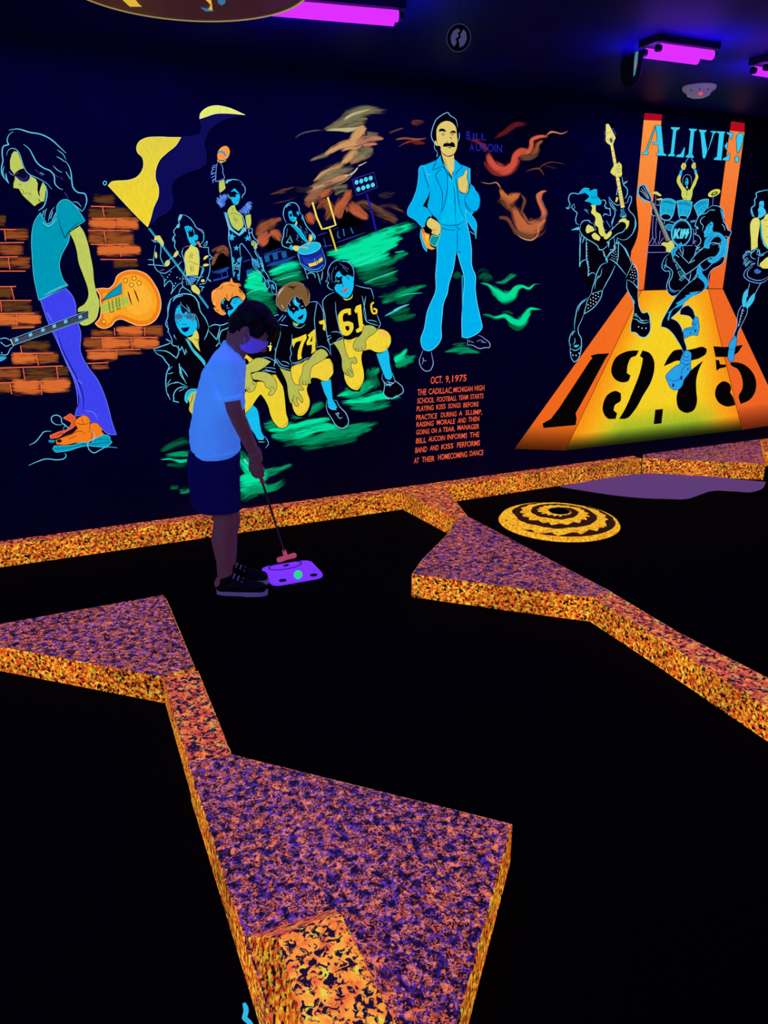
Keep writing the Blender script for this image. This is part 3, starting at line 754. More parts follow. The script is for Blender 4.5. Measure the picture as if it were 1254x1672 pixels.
S(7, BLK, .8, "850,748 850,780 868,775", "815,800 825,830", "800,800 808,830", "975,795 1000,800 1012,820", "835,700 870,685")
part('sock')
P(7, CYB, "700,930 790,1010 850,935 880,965 895,1020 905,1090 920,1150 938,1178 925,1200 890,1195 860,1150 830,1110 790,1060 740,1000")
part('shoe')
S(7, (110, 190, 230), 1.1, "940,1172 958,1200 968,1225 945,1262", "888,1212 915,1216 940,1214", "888,1195 930,1195")
S(7, (150, 210, 240), 1.8, "785,1340 795,1370 810,1380")
part('face', 'pale blue painted face with a black star over one eye')
P(4, CYB, "915,980 940,930 985,915 1030,930 1048,950 1030,985 1000,1010 975,1030 960,1075 950,1112 905,1110 890,1080 895,1045 940,1035 950,1020")
P(4, CYB, "830,940 850,925 870,935 850,950 845,985 830,975"); P(4, CYB, "820,1045 850,1040 865,1062 840,1068")
S(4, (0, 40, 90), .9, "950,960 985,930 1010,930", "945,975 980,960", "905,1090 945,1100")
S(4, (110, 200, 230), .8, "875,1010 890,990", "880,1025 905,1020")
part('hair', 'orange hair')
P(4, (244, 152, 62), "720,900 728,850 760,825 800,800 820,775 860,755 910,750 915,725 928,705 940,735 948,755 985,765 1015,770 1030,795 1000,805 1020,830 1050,860 1072,910 1055,950 1035,950 1015,920 990,900 960,905 930,920 900,958 875,935 865,915 845,935 825,960 820,995 830,1030 850,1055 880,1075 860,1095 820,1095 790,1075 765,1060 738,1020 765,1010 740,990 725,950", o=BLK, ow=.9)
S(4, (120, 50, 10), 1.0, "990,820 1030,860 1045,900", "940,870 930,910", "1000,840 1050,880", "880,880 885,930", "780,830 830,815 840,790", "770,1040 800,1050", "900,780 960,800", "990,780 1020,790")
S(4, (255, 205, 130), 1.0, "730,920 740,860 770,840", "850,780 900,765", "1035,870 1060,905 1050,930", "750,960 760,990")

thing('painted_kneeling_player_74', 'painted kneeling football player with brown hair wearing black jersey number 74', 'mural painting', (500, 590), 4.6)
part('jersey', 'black jersey with yellow number 74')
P(6, BLK, "100,640 200,570 300,400 370,418 445,412 490,480 520,690 555,855 470,900 320,890 230,975 120,945 95,850 125,730")
P(6, BLK, "350,860 620,840 600,1040 575,1250 640,1300 700,1400 640,1460 560,1400 510,1250 470,1080 390,1100 400,1260 360,1370 260,1350 180,1150 100,940 120,900")
jersey_line(6, "365,425 400,415 440,415 425,500 418,560 425,640 440,780", "445,418 470,450 488,490 495,560 510,620 522,690 545,780 555,852", "145,620 138,690 118,760 100,830 98,880 110,905 135,945 180,960 228,972 232,915",
            "235,680 232,760 222,800 230,840 218,880 232,915", "240,595 262,620 300,628 345,600", "130,600 200,612", "115,580 150,540 165,520", "150,575 185,530", "430,790 475,780 520,800 550,845", "232,915 300,905 350,880 385,870", "240,925 300,918 370,885",
            "150,900 200,915 215,930", "110,880 150,930 210,945", "90,530 125,520")
Y7 = (240, 212, 50)
P(6, Y7, "235,722 290,705 350,678 355,712 330,760 318,800 310,850 316,880 282,892 280,860 285,815 300,770 312,735 280,740 262,752 245,792 238,760", smooth=False)
P(6, Y7, "362,690 400,655 424,637 425,700 428,730 425,790 430,815 392,842 398,800 398,765 358,772 352,750 375,705", smooth=False)
P(6, BLK, "402,690 382,742 400,740", smooth=False)
P(6, Y7, "455,575 480,568 500,558 508,600 505,655 487,640 490,600 460,598", smooth=False)
part('trousers')
P(6, (240, 208, 58), "230,950 300,920 370,885 440,880 500,880 545,878 568,920 575,965 570,1010 550,1035 530,1060 495,1066 440,1042 400,1038 375,1080 358,1130 365,1170 380,1210 375,1280 350,1325 320,1348 285,1350 258,1325 235,1265 228,1180 215,1100 220,1000", o=BLK, ow=1.0)
S(6, (170, 130, 20), .8, "280,1340 330,1325 365,1285", "545,885 565,940 570,985", "295,930 330,910 345,890")
part('arm')
P(6, (184, 186, 84), "130,955 180,972 226,985 232,1030 245,1065 262,1090 300,1095 318,1112 335,1135 318,1142 295,1132 285,1150 305,1180 322,1215 325,1238 312,1242 290,1215 270,1200 275,1230 292,1260 280,1274 262,1268 248,1230 232,1215 238,1245 222,1248 212,1220 200,1160 190,1080 160,1010", o=BLK, ow=.8)
part('arm')
P(6, (184, 186, 84), "372,890 400,850 440,812 480,800 510,815 535,852 500,885 450,915 402,945 385,990 382,1030 390,1062 390,1085 370,1088 345,1098 320,1092 292,1080 300,1040 318,1000 325,940", o=BLK, ow=.8)
S(6, BLK, .8, "320,1060 325,1090", "345,1062 348,1092", "370,1055 372,1085", "250,1180 240,1225")
part('sock')
P(6, CYB, "470,1068 510,1066 552,1048 558,1110 562,1160 570,1220 590,1250 605,1280 590,1298 560,1292 530,1262 525,1215 500,1160")
part('shoe')
S(6, (120, 190, 238), 1.3, "520,1222 515,1270 530,1325 560,1370 590,1420 625,1447 668,1445 697,1405 692,1365 670,1320 640,1290 615,1260 598,1225 575,1222", "525,1270 560,1295 600,1300", "590,1330 610,1350 625,1370 650,1360", "590,1330 620,1325 610,1345")
part('face', 'pale blue painted face with black eye patches')
P(6, CYB, "198,480 210,440 230,415 245,398 262,375 275,415 300,430 330,450 352,490 350,550 332,588 290,592 245,560 215,530")
P(6, BLK, "205,440 238,405 255,440 290,468 288,490 270,490 258,500 246,522 236,500 215,485"); P(6, BLK, "292,440 330,418 345,450 335,470 315,478 300,470")
P(6, BLK, "278,548 300,535 328,515 325,540 312,557 292,560")
S(6, (160, 220, 240), .9, "240,470 258,475", "308,455 328,450", "265,400 268,440", "215,430 218,450")
P(6, CYB, "165,480 190,480 198,498 178,495"); P(6, LIME, "240,575 265,592 292,595 275,615 255,605")
part('hair', 'brown hair')
P(6, (122, 90, 52), "105,400 115,350 140,310 190,275 230,258 270,255 320,268 355,300 378,350 378,390 360,440 345,452 332,420 318,385 300,395 275,370 250,380 225,400 212,430 200,430 192,470 180,490 155,488 130,465 110,440", o=(170, 140, 110), ow=.7)
S(6, BLK, 1.6, "200,300 225,290 245,318", "245,290 250,310", "330,270 362,320 368,380", "215,285 240,295 275,285")
S(6, (210, 190, 160), 1.2, "120,380 135,330 175,295", "150,440 165,470", "130,350 160,310")

thing('painted_kneeling_player_61', 'painted kneeling football player with dark hair wearing black jersey number 61', 'mural painting', (590, 550), 4.6)
part('jersey', 'black jersey with yellow number 61')
P(6, BLK, "490,400 580,335 640,330 750,278 840,298 890,350 935,520 962,600 1060,680 1060,750 1030,800 1060,1000 1160,1130 1040,1215 985,1170 960,1000 900,830 840,830 840,1000 790,1150 720,1145 640,1000 590,800 545,775 515,720 490,500")
jersey_line(6, "585,335 540,355 505,380 487,410 492,470 505,530 512,600 520,680", "520,725 550,768 590,745 625,715 655,705", "752,278 790,290 840,302 880,310 895,350 905,392", "930,520 945,560 958,600 945,628 930,640", "820,500 850,580 900,598 945,612",
            "590,415 595,500 615,600 640,680 655,700", "808,365 820,420 838,520 845,575", "838,370 830,430 820,500", "555,665 600,660 645,680", "520,700 550,690", "850,565 900,570 930,580", "525,735 555,705")
P(6, (212, 205, 90), "650,385 690,392 722,372 730,345 728,380 700,400 670,402")
P(6, Y7, "615,520 640,488 680,472 716,470 718,520 695,525 692,505 660,512 650,540 655,580 700,575 735,590 738,630 720,670 690,692 660,690 632,650 618,590")
P(6, BLK, "672,615 700,612 705,640 690,655 675,640")
P(6, Y7, "745,488 760,450 800,435 808,520 815,600 828,603 822,650 765,670 757,645 785,625 775,550 770,500 758,510", smooth=False)
S(6, Y7, 3.0, "905,420 888,432 885,470 902,510 925,508 925,480 900,472", taper=False)
part('trousers')
P(6, (242, 212, 56), "660,718 700,725 760,705 830,680 880,660 935,638 985,642 1030,672 1048,735 1030,785 1000,815 962,832 920,828 870,808 815,822 806,860 810,920 824,985 822,1060 800,1110 770,1140 735,1135 690,1100 665,1050 658,1000", o=BLK, ow=1.0)
S(6, (170, 130, 20), .8, "735,1130 780,1115 805,1085", "1000,800 1020,770", "670,725 690,740 730,738")
P(6, (250, 190, 90), "950,650 1000,655 1030,690 1000,700 960,690")
part('arm')
P(6, (180, 184, 84), "568,748 610,735 655,712 665,770 682,840 700,880 735,872 752,868 765,895 765,918 742,925 725,905 718,940 730,980 740,1022 725,1032 700,1022 665,1005 645,960 640,880 600,790", o=BLK, ow=.8)
part('arm')
P(6, (180, 184, 84), "820,612 860,605 905,615 938,645 900,680 862,705 838,735 840,780 822,815 790,820 755,815 738,795 742,745 775,705 800,680", o=BLK, ow=.8)
S(6, BLK, .8, "680,970 710,1020", "665,985 690,1015", "700,960 728,1000", "775,790 780,815", "805,790 808,815", "755,790 760,812")
part('sock')
P(6, CYB, "925,840 975,832 1015,795 1030,850 1035,920 1050,990 1055,1032 1030,1058 1005,1045 985,1005 955,930")
part('shoe')
S(6, (120, 190, 238), 1.3, "978,1000 972,1045 990,1080 990,1130 985,1165 1010,1195 1050,1205 1100,1185 1145,1155 1140,1115 1110,1085 1078,1060 1065,1020 1055,995", "980,1060 1010,1090 1060,1085 1080,1065", "1010,1070 1060,1080", "1000,1100 1050,1095", "1030,1080 1040,1110")
part('hair')
P(6, BLK, "545,120 580,90 640,78 700,92 745,145 750,215 730,215 700,195 690,180 640,190 600,150 585,210 570,260 575,320 530,310 505,260 515,190")
S(6, (100, 175, 235), 1.4, "640,85 600,78 565,95 540,130 528,170 530,200 510,260", "640,85 690,90 720,115 740,160 742,215", "508,240 535,255 525,285 545,310 575,322", "650,80 680,85")
S(6, (70, 110, 190), .9, "580,130 560,200 565,260", "600,120 590,150", "650,130 690,170", "620,100 700,150", "540,180 545,240")
part('face', 'pale blue painted face with a black star over one eye and red lips')
P(6, CYB, "590,205 600,180 622,162 640,190 665,205 690,195 730,215 740,262 735,310 722,345 690,382 655,378 620,352 595,330 578,285")
P(6, BLK, "570,262 600,245 590,205 622,215 650,200 642,240 650,268 622,270 600,272 582,300")
P(6, BLK, "565,230 585,205 592,240 570,262"); S(6, (120, 180, 220), .8, "600,248 625,240", "607,255 622,250")
P(6, (225, 70, 60), "645,325 665,315 672,300 688,305 690,318 670,335 655,335")
S(6, (0, 70, 130), .9, "672,228 690,218 705,228 690,235", "650,240 645,270 655,290 665,288", "640,320 650,335", "680,350 700,345", "668,205 700,208")
P(6, CYB, "722,225 738,205 742,240 728,255")

# ============================================================ MURAL: man in the blue suit
thing('painted_man_in_blue_suit', 'tall painted man with a black moustache in a sky-blue suit giving a thumbs up', 'mural painting', (735, 400), 3)
part('trousers')
P(9, SKY, "440,35 560,48 640,35 700,10 720,90 740,200 750,280 765,500 788,548 790,700 812,860 845,1010 858,1105 820,1150 760,1185 710,1202 655,1195 652,1000 665,800 672,560 640,450 605,325 590,330 565,500 520,650 500,760 470,830 450,980 440,1090 438,1220 380,1300 320,1335 265,1320 232,1235 270,1100 300,930 350,810 380,740 385,550 400,350 400,230 430,150", o=(110, 225, 255), ow=.9)
S(9, (0, 40, 110), 1.0, "605,90 608,200 604,318", "440,75 500,92 590,98", "612,55 612,90 648,90", "590,325 640,322", "590,40 595,75")
P(9, (0, 150, 205), "650,560 665,560 660,900 656,1000", smooth=True)
part('shoe')
S(9, (150, 170, 225), 1.2, "255,1325 235,1380 218,1430 225,1480 245,1515 285,1542 325,1535 350,1500 360,1450 350,1400 340,1345")
S(9, (110, 150, 220), .9, "250,1410 265,1430", "260,1400 255,1440 245,1480", "255,1440 290,1435")
part('shoe')
S(9, (150, 170, 225), 1.2, "712,1215 708,1272 770,1280 800,1298 835,1312 880,1303 935,1302 942,1270 925,1240 890,1215 860,1190 820,1172")
S(9, (110, 150, 220), .9, "740,1235 775,1250", "800,1240 850,1225 890,1255", "850,1245 900,1250", "725,1220 730,1250")
part('jacket')
P(8, SKY, "435,520 395,570 330,600 250,630 300,720 318,880 300,1040 340,1130 400,1180 430,1230 590,1240 700,1200 780,1100 740,1000 740,660 700,640 640,615 575,560 572,600 560,730 553,790 500,660 450,580")
P(8, SKY, "218,650 235,632 262,630 300,720 315,850 302,950 255,1040 300,1070 330,1110 342,1148 300,1185 282,1250 245,1260 180,1190 95,1125 95,1095 150,980 190,870 210,730", o=(60, 205, 255), ow=.8)
P(8, SKY, "690,1080 720,1110 780,1170 805,1230 800,1300 796,1382 785,1310 755,1270 720,1215 700,1190", o=(90, 215, 255), ow=.7)
P(8, SKY, "740,820 775,860 815,905 838,960 838,1010 822,1070 790,1098 745,1085 710,1040 680,980 695,935 720,900", o=(20, 60, 140), ow=.9)
P(8, SKY, "235,1275 250,1340 262,1400 295,1460 292,1512 265,1480 240,1410 226,1350", o=(90, 215, 255), ow=.6)
P(8, BLK, "318,870 322,920 298,1050 252,1042 285,985 308,940")
P(8, BLKB, "290,1190 320,1150 340,1148 310,1185 288,1235 300,1260 345,1290 330,1310 290,1300 275,1262")
S(8, (0, 45, 115), 1.1, "255,650 275,750 310,830 318,880", "345,680 430,662 440,668 385,722 405,790 430,840 455,930 450,1020 445,1100", "345,680 370,630 398,570", "350,675 410,650 445,640 500,700 505,760 500,900 480,1000 440,1110 410,1165",
  "575,560 620,600 660,640 620,675 595,705 590,780 605,860 610,940 620,1000 650,1110 695,1190", "505,660 530,730 560,810 575,880 580,960 590,1050 592,1230", "430,1225 500,1242 560,1242 630,1228 695,1198",
  "400,1175 345,1130 300,1065 250,1040", "435,520 450,590 500,700 545,765", "620,870 640,905 690,920", "680,980 700,1050 740,1120")
S(8, (110, 225, 255), .8, "735,660 738,815", "300,720 330,720", "740,820 780,870 775,880", "738,1305 785,1335", taper=False)
part('shirt')
P(8, (0, 190, 240), "510,720 545,790 575,760 592,720 588,800 600,900 612,1000 640,1110 685,1190 600,1225 500,1235 430,1215 480,1100 500,980 512,850")
S(8, (0, 45, 115), 1.1, "560,810 575,880 582,1000 592,1228")
S(8, (90, 220, 255), .7, "530,740 545,790", "552,700 556,790")
part('head')
P(8, TAN, "440,490 470,520 520,540 572,520 574,620 568,680 556,700 553,745 520,690 495,650 470,590")
P(8, TAN, "395,230 440,190 500,172 555,190 590,230 600,300 608,400 590,480 560,520 515,532 470,510 440,480 430,430 405,420 395,400 390,300")
P(8, TAN, "372,378 395,375 408,395 410,428 385,420"); S(8, (120, 100, 40), .7, "388,390 402,400 398,415", "470,540 490,600 505,660")
P(8, BLK, "415,285 425,258 445,250 475,258 492,288 455,278 430,280"); P(8, BLK, "528,296 550,275 575,272 592,285 590,298 560,292")
P(8, BLK, "458,435 470,405 500,398 530,400 550,388 570,395 582,420 583,442 560,440 520,432 490,436")
S(8, (60, 50, 30), 1.0, "440,318 455,305 478,305", "455,322 475,315", "540,305 560,298 580,305", "545,318 570,312", "520,345 545,340 545,375", "495,385 512,392", "505,443 545,440", "520,450 540,450", "540,300 535,280")
S(8, BLK, 1.3, "470,512 510,535 540,528 565,515")
part('hair')
P(8, BLK, "400,400 380,350 360,300 380,200 430,135 510,90 560,135 600,180 612,260 605,310 590,235 555,192 500,172 440,192 400,240 392,300")
S(8, (130, 190, 235), 1.2, "405,525 400,490 375,460 372,400 350,360 340,320 350,260 365,210 390,160 430,125 470,100 512,88 530,115 560,132 590,155 605,200 610,235", "395,540 405,510", "625,290 628,330 615,385")
part('thumbs_up_hand')
P(8, TAN, "618,755 645,738 670,722 682,690 705,660 712,690 705,740 720,830 712,895 695,918 655,910 625,880 612,820", o=(60, 40, 20), ow=.7)
S(8, (110, 90, 40), .7, "715,830 705,870 690,915", "640,900 690,915")
part('belt_hand')
P(8, TAN, "295,1200 312,1175 332,1160 400,1200 432,1235 438,1300 415,1345 370,1340 338,1320 350,1290 320,1270 295,1245", o=BLK, ow=.7)
S(8, (110, 90, 40), .7, "340,1295 370,1285 390,1300", "370,1340 375,1310")
part('teal_flask', 'small teal flask with orange flames')
P(8, (250, 160, 50), "245,1262 262,1280 275,1312 300,1325 325,1335 320,1370 320,1430 350,1465 385,1475 350,1490 305,1475 265,1415 248,1360")
P(8, (235, 90, 60), "245,1262 262,1290 268,1330 255,1320"); P(8, (255, 210, 70), "275,1340 310,1350 300,1410 285,1380")
P(8, (10, 150, 150), "345,1342 380,1352 428,1345 412,1400 380,1458 350,1445 318,1418", smooth=False, o=(120, 230, 210), ow=1.0)

thing('painted_name_lettering', 'dim blue handwritten name painted on the wall right of the man in the blue suit', 'lettering', (785, 232), 3)
part('word')
text_shape('B', (34, 34, 165), (761.8, 227.5), (768, 228), 14, .004)
text_shape('ILL', (34, 34, 165), (772, 228), (794, 229), 11, .004)
part('word')
text_shape('A', (34, 34, 165), (767, 245.8), (774, 246.3), 12, .004)
text_shape('UCOIN', (34, 34, 165), (777, 246.5), (819.5, 249), 13, .004)

thing('painted_caption', 'orange-red hand-lettered paragraph painted below the man in the blue suit', 'lettering', (735, 690), 3)
RC = (240, 92, 60)
for t, a, b, h in [("OCT.", (395, 230), (518, 220), 72), ("9,", (548, 216), (594, 213), 68), ("1975", (615, 210), (762, 200), 66),
                   ("THE", (259, 348), (350, 342), 62), ("CADILLAC,", (375, 338), (618, 322), 58), ("MICHIGAN", (628, 318), (825, 305), 52), ("HIGH", (845, 302), (945, 297), 54),
                   ("SCHOOL", (258, 432), (432, 420), 54), ("FOOTBALL", (460, 416), (662, 400), 50), ("TEAM", (680, 398), (778, 390), 50), ("STARTS", (800, 388), (935, 378), 50),
                   ("PLAYING", (252, 512), (425, 498), 52), ("KISS", (452, 494), (548, 484), 50), ("SONGS", (575, 482), (702, 472), 48), ("BEFORE", (730, 472), (886, 460), 48),
                   ("PRACTICE", (247, 602), (462, 582), 52), ("DURING", (500, 574), (660, 562), 50), ("A", (684, 556), (720, 554), 48), ("SLUMP,", (752, 550), (922, 542), 50),
                   ("RAISING", (250, 672), (425, 658), 50), ("MORALE", (458, 650), (645, 638), 50), ("AND", (672, 632), (758, 626), 50), ("THEN", (780, 620), (893, 612), 50),
                   ("GOING", (248, 752), (382, 740), 50), ("ON", (402, 734), (458, 730), 46), ("A", (476, 728), (505, 726), 48), ("TEAR.", (520, 722), (645, 715), 48), ("MANAGER", (670, 704), (893, 690), 50),
                   ("BILL", (245, 842), (350, 832), 54), ("AUCOIN", (372, 822), (542, 808), 52), ("INFORMS", (565, 802), (768, 784), 52), ("THE", (795, 780), (893, 772), 52),
                   ("BAND", (238, 938), (358, 925), 56), ("AND", (388, 914), (476, 908), 52), ("KISS", (505, 902), (626, 888), 52), ("PERFORMS", (665, 884), (900, 860), 54),
                   ("AT", (225, 1045), (275, 1040), 56), ("THEIR", (305, 1034), (435, 1022), 56), ("HOMECOMING", (470, 1010), (770, 978), 56), ("DANCE", (795, 970), (935, 958), 54)]:
    if a[0] < 260 or t == 'OCT.': part('lettering_line')
    p0 = pts(10, [a])[0]; p1 = pts(10, [b])[0]
    text_shape(t, RC, p0, p1, h / 6.27, .012, .05)

# ---- coloured wisps
def wisp(name, label, at, *strokes):
    thing(name, label, 'mural painting', at, 1, 'painted smoke wisps right of the blue-suited man')
    part('wisp_strokes')
    for a in strokes: B(*a)
SR = (205, 78, 60)
wisp('painted_smoke_wisp', 'painted red smoke wisp curling up from beside the blue name lettering', (840, 250),
     (11, (120, 30, 40), "50,215 110,215 160,245 205,290", [10, 26, 36, 30], .8), (11, SR, "205,300 225,370 270,420 330,432 385,395 405,330 440,300 500,300", [24, 60, 84, 76, 70, 66, 60, 40], 1.0),
     (11, (215, 95, 65), "440,305 490,300 515,250 520,215 560,192 640,190", [30, 50, 30, 30, 36, 14], .9), (11, BR, "500,300 545,290 560,240 600,215", [50, 60, 40, 20], .8), (11, BD, "430,340 510,335 570,310", [40, 50, 20], .7),
     (11, (220, 130, 90), "620,185 660,155 700,160 730,168 785,148", [12, 18, 10, 8, 5], .95), (11, (120, 40, 40), "180,360 200,400 260,455 310,460", [20, 40, 30, 10], .7))
wisp('painted_smoke_wisp', 'faint dark red painted smoke wisp above and right of the blue name lettering', (835, 208),
     (11, (95, 22, 30), "245,205 330,160 400,105 500,100", [12, 40, 50, 20], .8))
wisp('painted_smoke_wisp', 'thin brown painted smoke wisp between the red and the orange smoke wisps', (890, 275),
     (11, (120, 60, 45), "465,448 520,425 570,420 610,470", [12, 12, 12, 8], .8), (11, (110, 62, 45), "565,430 600,395 650,375 770,390", [8, 8, 8, 4], .85), (11, (70, 35, 28), "600,390 640,400 700,410", 30, .4))
wisp('painted_smoke_wisp', 'large orange painted smoke wisp with a deep loop, right of the suited man', (880, 340),
     (11, (220, 140, 100), "150,515 220,528 265,520 300,560", [6, 7, 8, 9], .85), (11, (200, 110, 60), "285,540 310,600 350,640 400,620 440,590", [12, 40, 74, 60, 20], .95), (11, BR, "300,620 350,680 400,720 430,760", [50, 80, 80, 50], .75),
     (11, (190, 100, 60), "390,690 410,740 440,790 470,840 520,850 570,820 610,770", [40, 70, 90, 120, 130, 110, 50], .95), (11, (205, 108, 78), "600,800 612,740 585,680 570,630 590,595 635,580", [40, 44, 40, 42, 32, 10], 1.0),
     (11, BD, "380,860 430,880 500,900 550,900", [30, 40, 50, 20], .8), (11, (225, 150, 110), "400,885 450,918 530,928 565,890 572,830 615,780 622,730", [6, 9, 12, 9, 6, 6, 5], .95),
     (11, (110, 60, 45), "280,770 340,780 380,840 400,900", [24, 30, 30, 16], .8), (11, (225, 140, 110), "560,640 555,610 590,585 630,578", [5, 7, 8, 6], .95), (11, (60, 35, 30), "270,660 310,650 350,700", 50, .4),
     (11, BD, "440,600 470,650 455,700 440,760", [14, 26, 26, 14], .7))
GW = (5, 222, 150)
wisp('painted_green_wisp', 'upper bright green painted wisp right of the suited man\'s knees', (830, 475),
     (11, GW, "138,1240 210,1255 265,1300 330,1345 380,1320 410,1280 450,1265 500,1280 540,1250 590,1248", [8, 22, 60, 84, 70, 40, 26, 22, 14, 6], 1.0),
     (11, GD, "255,1235 320,1235 380,1195 420,1180", [12, 32, 40, 10], .8), (11, GX, "160,1200 210,1200 240,1190", 60, .4), (11, GX, "420,1180 480,1180", 20, .4))
wisp('painted_green_wisp', 'lower bright green painted wisp right of the suited man\'s shins', (835, 515),
     (11, GD, "165,1470 210,1475 250,1490", [12, 24, 20], .8), (11, GW, "210,1482 260,1490 330,1478 390,1520 440,1525 480,1470 510,1430 550,1430 605,1436", [14, 22, 30, 60, 74, 50, 26, 18, 6], 1.0),
     (11, GX, "300,1460 340,1450 390,1470", 24, .5), (11, GX, "350,1540 420,1570 480,1540", [20, 30, 16], .7))
# ============================================================ MURAL: stage scene on the right
def quadgrid(v, corners, colf, nu=10, nv=24):
    """painted quad with a colour gradient; corners TL TR BR BL"""
    q = pts(v, corners); A, B_, C_, D_ = [Vector(p) for p in q]
    P_ = []; cc = []; fa = []
    for j in range(nv + 1):
        for i in range(nu + 1):
            u, w = i / nu, j / nv
            p = A.lerp(B_, u).lerp(D_.lerp(C_, u), w)
            P_.append((p.x, p.y)); cc.append(C(*[max(0, min(255, k)) for k in colf(u, w)]))
    for j in range(nv):
        for i in range(nu):
            a = j * (nu + 1) + i
            fa.append((a, a + 1, a + nu + 2, a + nu + 1))
    CUR['a'].add(P_, fa, cc, off_for(('q', str(corners))), 0)
def mixc(a, b, t):
    t = max(0, min(1, t)); return tuple(a[i] * (1 - t) + b[i] * t for i in range(3))

thing('painted_stage', 'painted orange and yellow stage ramp with two tall pillars and black numerals 1975', 'mural painting', (1110, 560), 0)
part('left_pillar', 'left orange pillar with a dark red top')
quadgrid(14, "118,88 280,95 118,1643 -30,1650", lambda u, w: mixc((252, 150, 66), (246, 105, 36), w))
P(14, (172, 8, 34), "125,26 288,38 280,97 120,90", smooth=False)
part('right_pillar', 'right orange pillar with a dark red top')
quadgrid(0, "1191.7,213 1215.8,215.7 1180,471.6 1156.6,471.6", lambda u, w: mixc((248, 136, 66), (240, 98, 32), w))
P(14, (178, 12, 30), "918,100 1043,118 1037,202 905,186", smooth=False)
part('ramp_side_wing')
def wing(u, w):
    c = mixc((246, 112, 34), (243, 92, 26), w * 2)
    return mixc(c, (60, 22, 6), (w - .84) * 7)
quadgrid(0, "1024.4,475.8 1047.5,474.6 923,735.8 840,733", lambda u, w: mixc((246, 112, 34), (238, 100, 26), w) if w < .86 else mixc((220, 100, 26), (70, 26, 6), (w - .86) * 7))
part('ramp_side_wing')
quadgrid(0, "1156.5,472 1180,471.6 1283,691 1211.5,702", lambda u, w: mixc((238, 104, 36), (240, 100, 36), w) if w < .84 else mixc((230, 96, 34), (90, 28, 16), (w - .84) * 6))
part('ramp_top')
def ramp(u, w):
    y = (246, 208, 36); o = (250, 140, 20)
    c = mixc(y, o, max(0, abs(u - .5) * 2 - .52) * 2.0)
    c = mixc(c, (250, 160, 22), (.2 - w) * 4)
    g = mixc(c, (130, 178, 44), (w - .76) * 5 * (1 - min(1, max(0, abs(u - .52) * 2 - .45) * 3)))
    return mixc(g, (26, 28, 8), (w - .90) * 10.5)
quadgrid(0, "1047.5,474.6 1156.5,472 1211.5,702 923,735.8", ramp, 24, 48)
S(0, (70, 30, 10), .8, "1047.5,474.6 923,735.8", "1156.5,472 1211.5,702", taper=False, smooth=False)
S(0, BLK, 1.1, "1041,474.5 1051,473.5", "1156,471.5 1181,471.8", taper=False)
NB = (6, 3, 4)
for s_, sm in [("398,386 430,378 488,375 470,400 400,530 345,630 325,665 330,690 325,722 170,736 165,714 205,692 245,640 330,510 395,410 405,400", False),
               ("630,362 595,362 560,370 520,395 500,435 497,465 515,500 545,515 580,508 590,482 572,470 577,430 595,395 615,388", True),
               ("648,361 680,372 703,410 705,450 690,510 650,580 610,650 570,690 535,692 560,650 600,560 640,450 650,400 635,388", True),
               ("520,557 543,568 542,605 515,625 508,650 525,665 518,692 480,690 458,660 460,610 485,570", True),
               ("750,438 775,390 800,362 830,356 870,358 900,352 940,344 958,354 955,375 930,395 880,410 850,412 810,412 780,425", True),
               ("940,410 918,460 908,500 908,560 911,610 895,650 860,663 825,645 812,600 825,540 870,470", True),
               ("990,341 1045,345 1095,341 1133,334 1110,370 1085,388 1060,393 1000,393", False),
               ("1001,407 1018,408 1022,428 1052,430 1050,442 1022,448 1005,460", False),
               ("1070,420 1095,418 1135,428 1170,455 1194,500 1192,560 1165,600 1122,620 1112,585 1130,545 1128,495 1105,450 1075,432", True),
               ("1040,510 1065,520 1076,545 1072,565 1082,580 1097,625 1055,632 1015,612 998,575 1010,530", True)]:
    if s_[:4] in ('398,', '630,', '750,', '990,'): part('numeral', 'black numeral')
    P(16, NB, s_, smooth=sm)
part('stage_lines')
PL = (140, 128, 205)
S(14, PL, 1.0, "158,1235 305,1235", "485,1237 620,1237", "150,1300 330,1298", "470,1300 600,1300", "205,960 198,1120 200,1165", "235,985 228,1120 232,1165", "200,1160 168,1225", "200,1160 235,1225", "232,1165 200,1225", "300,1165 255,1225 250,1195",
  "268,1100 262,1190", "300,1140 330,1200", "575,1090 570,1220", "560,1080 575,1090", "570,1200 600,1225", "565,1225 585,1190 600,1200", "150,1235 145,1344", taper=False)

thing('painted_alive_lettering', 'large pale blue stencil word ALIVE! painted across the tops of the orange pillars', 'lettering', (1130, 235), 2)
AL = (52, 205, 242); AO = (8, 6, 40)
for s_, sm in [("215,152 224,162 150,375 162,390 158,408 100,405 102,388 132,376", False), ("220,138 280,140 290,250 303,390 325,405 325,420 231,415 232,400 255,385 246,315 195,312 195,295 243,290 232,190", False),
               ("365,152 450,155 448,170 418,190 395,395 405,410 403,424 337,422 340,406 362,392 385,182 365,168", False), ("412,430 418,408 455,398 490,333 497,345 485,432", False),
               ("530,165 606,170 604,185 582,195 563,400 577,422 575,438 500,432 503,416 525,400 545,190 530,180", False), ("620,175 695,180 693,195 675,206 690,310 702,370 685,430 668,448 655,430 635,208 622,190", False),
               ("725,188 784,190 782,204 765,214 712,365 703,368 748,206 728,200", False), ("785,190 866,193 855,215 832,440 830,460 756,455 760,438 785,425 805,213 783,205", False),
               ("875,198 936,205 932,235 920,274 908,270 905,235 877,215", False), ("888,280 880,372 853,325", False), ("836,458 842,438 880,420 898,385 908,395 898,463", False),
               ("992,205 1020,210 1030,240 1022,290 987,392 973,392 965,300 970,230", True)]:
    if s_[:3] in ('215', '365', '530', '620', '785', '992'): part('letter')
    P(14, AL, s_, smooth=sm, o=AO, ow=.9)
P(14, AL, circ(970, 447, 20, 30, 8), o=AO, ow=.9)

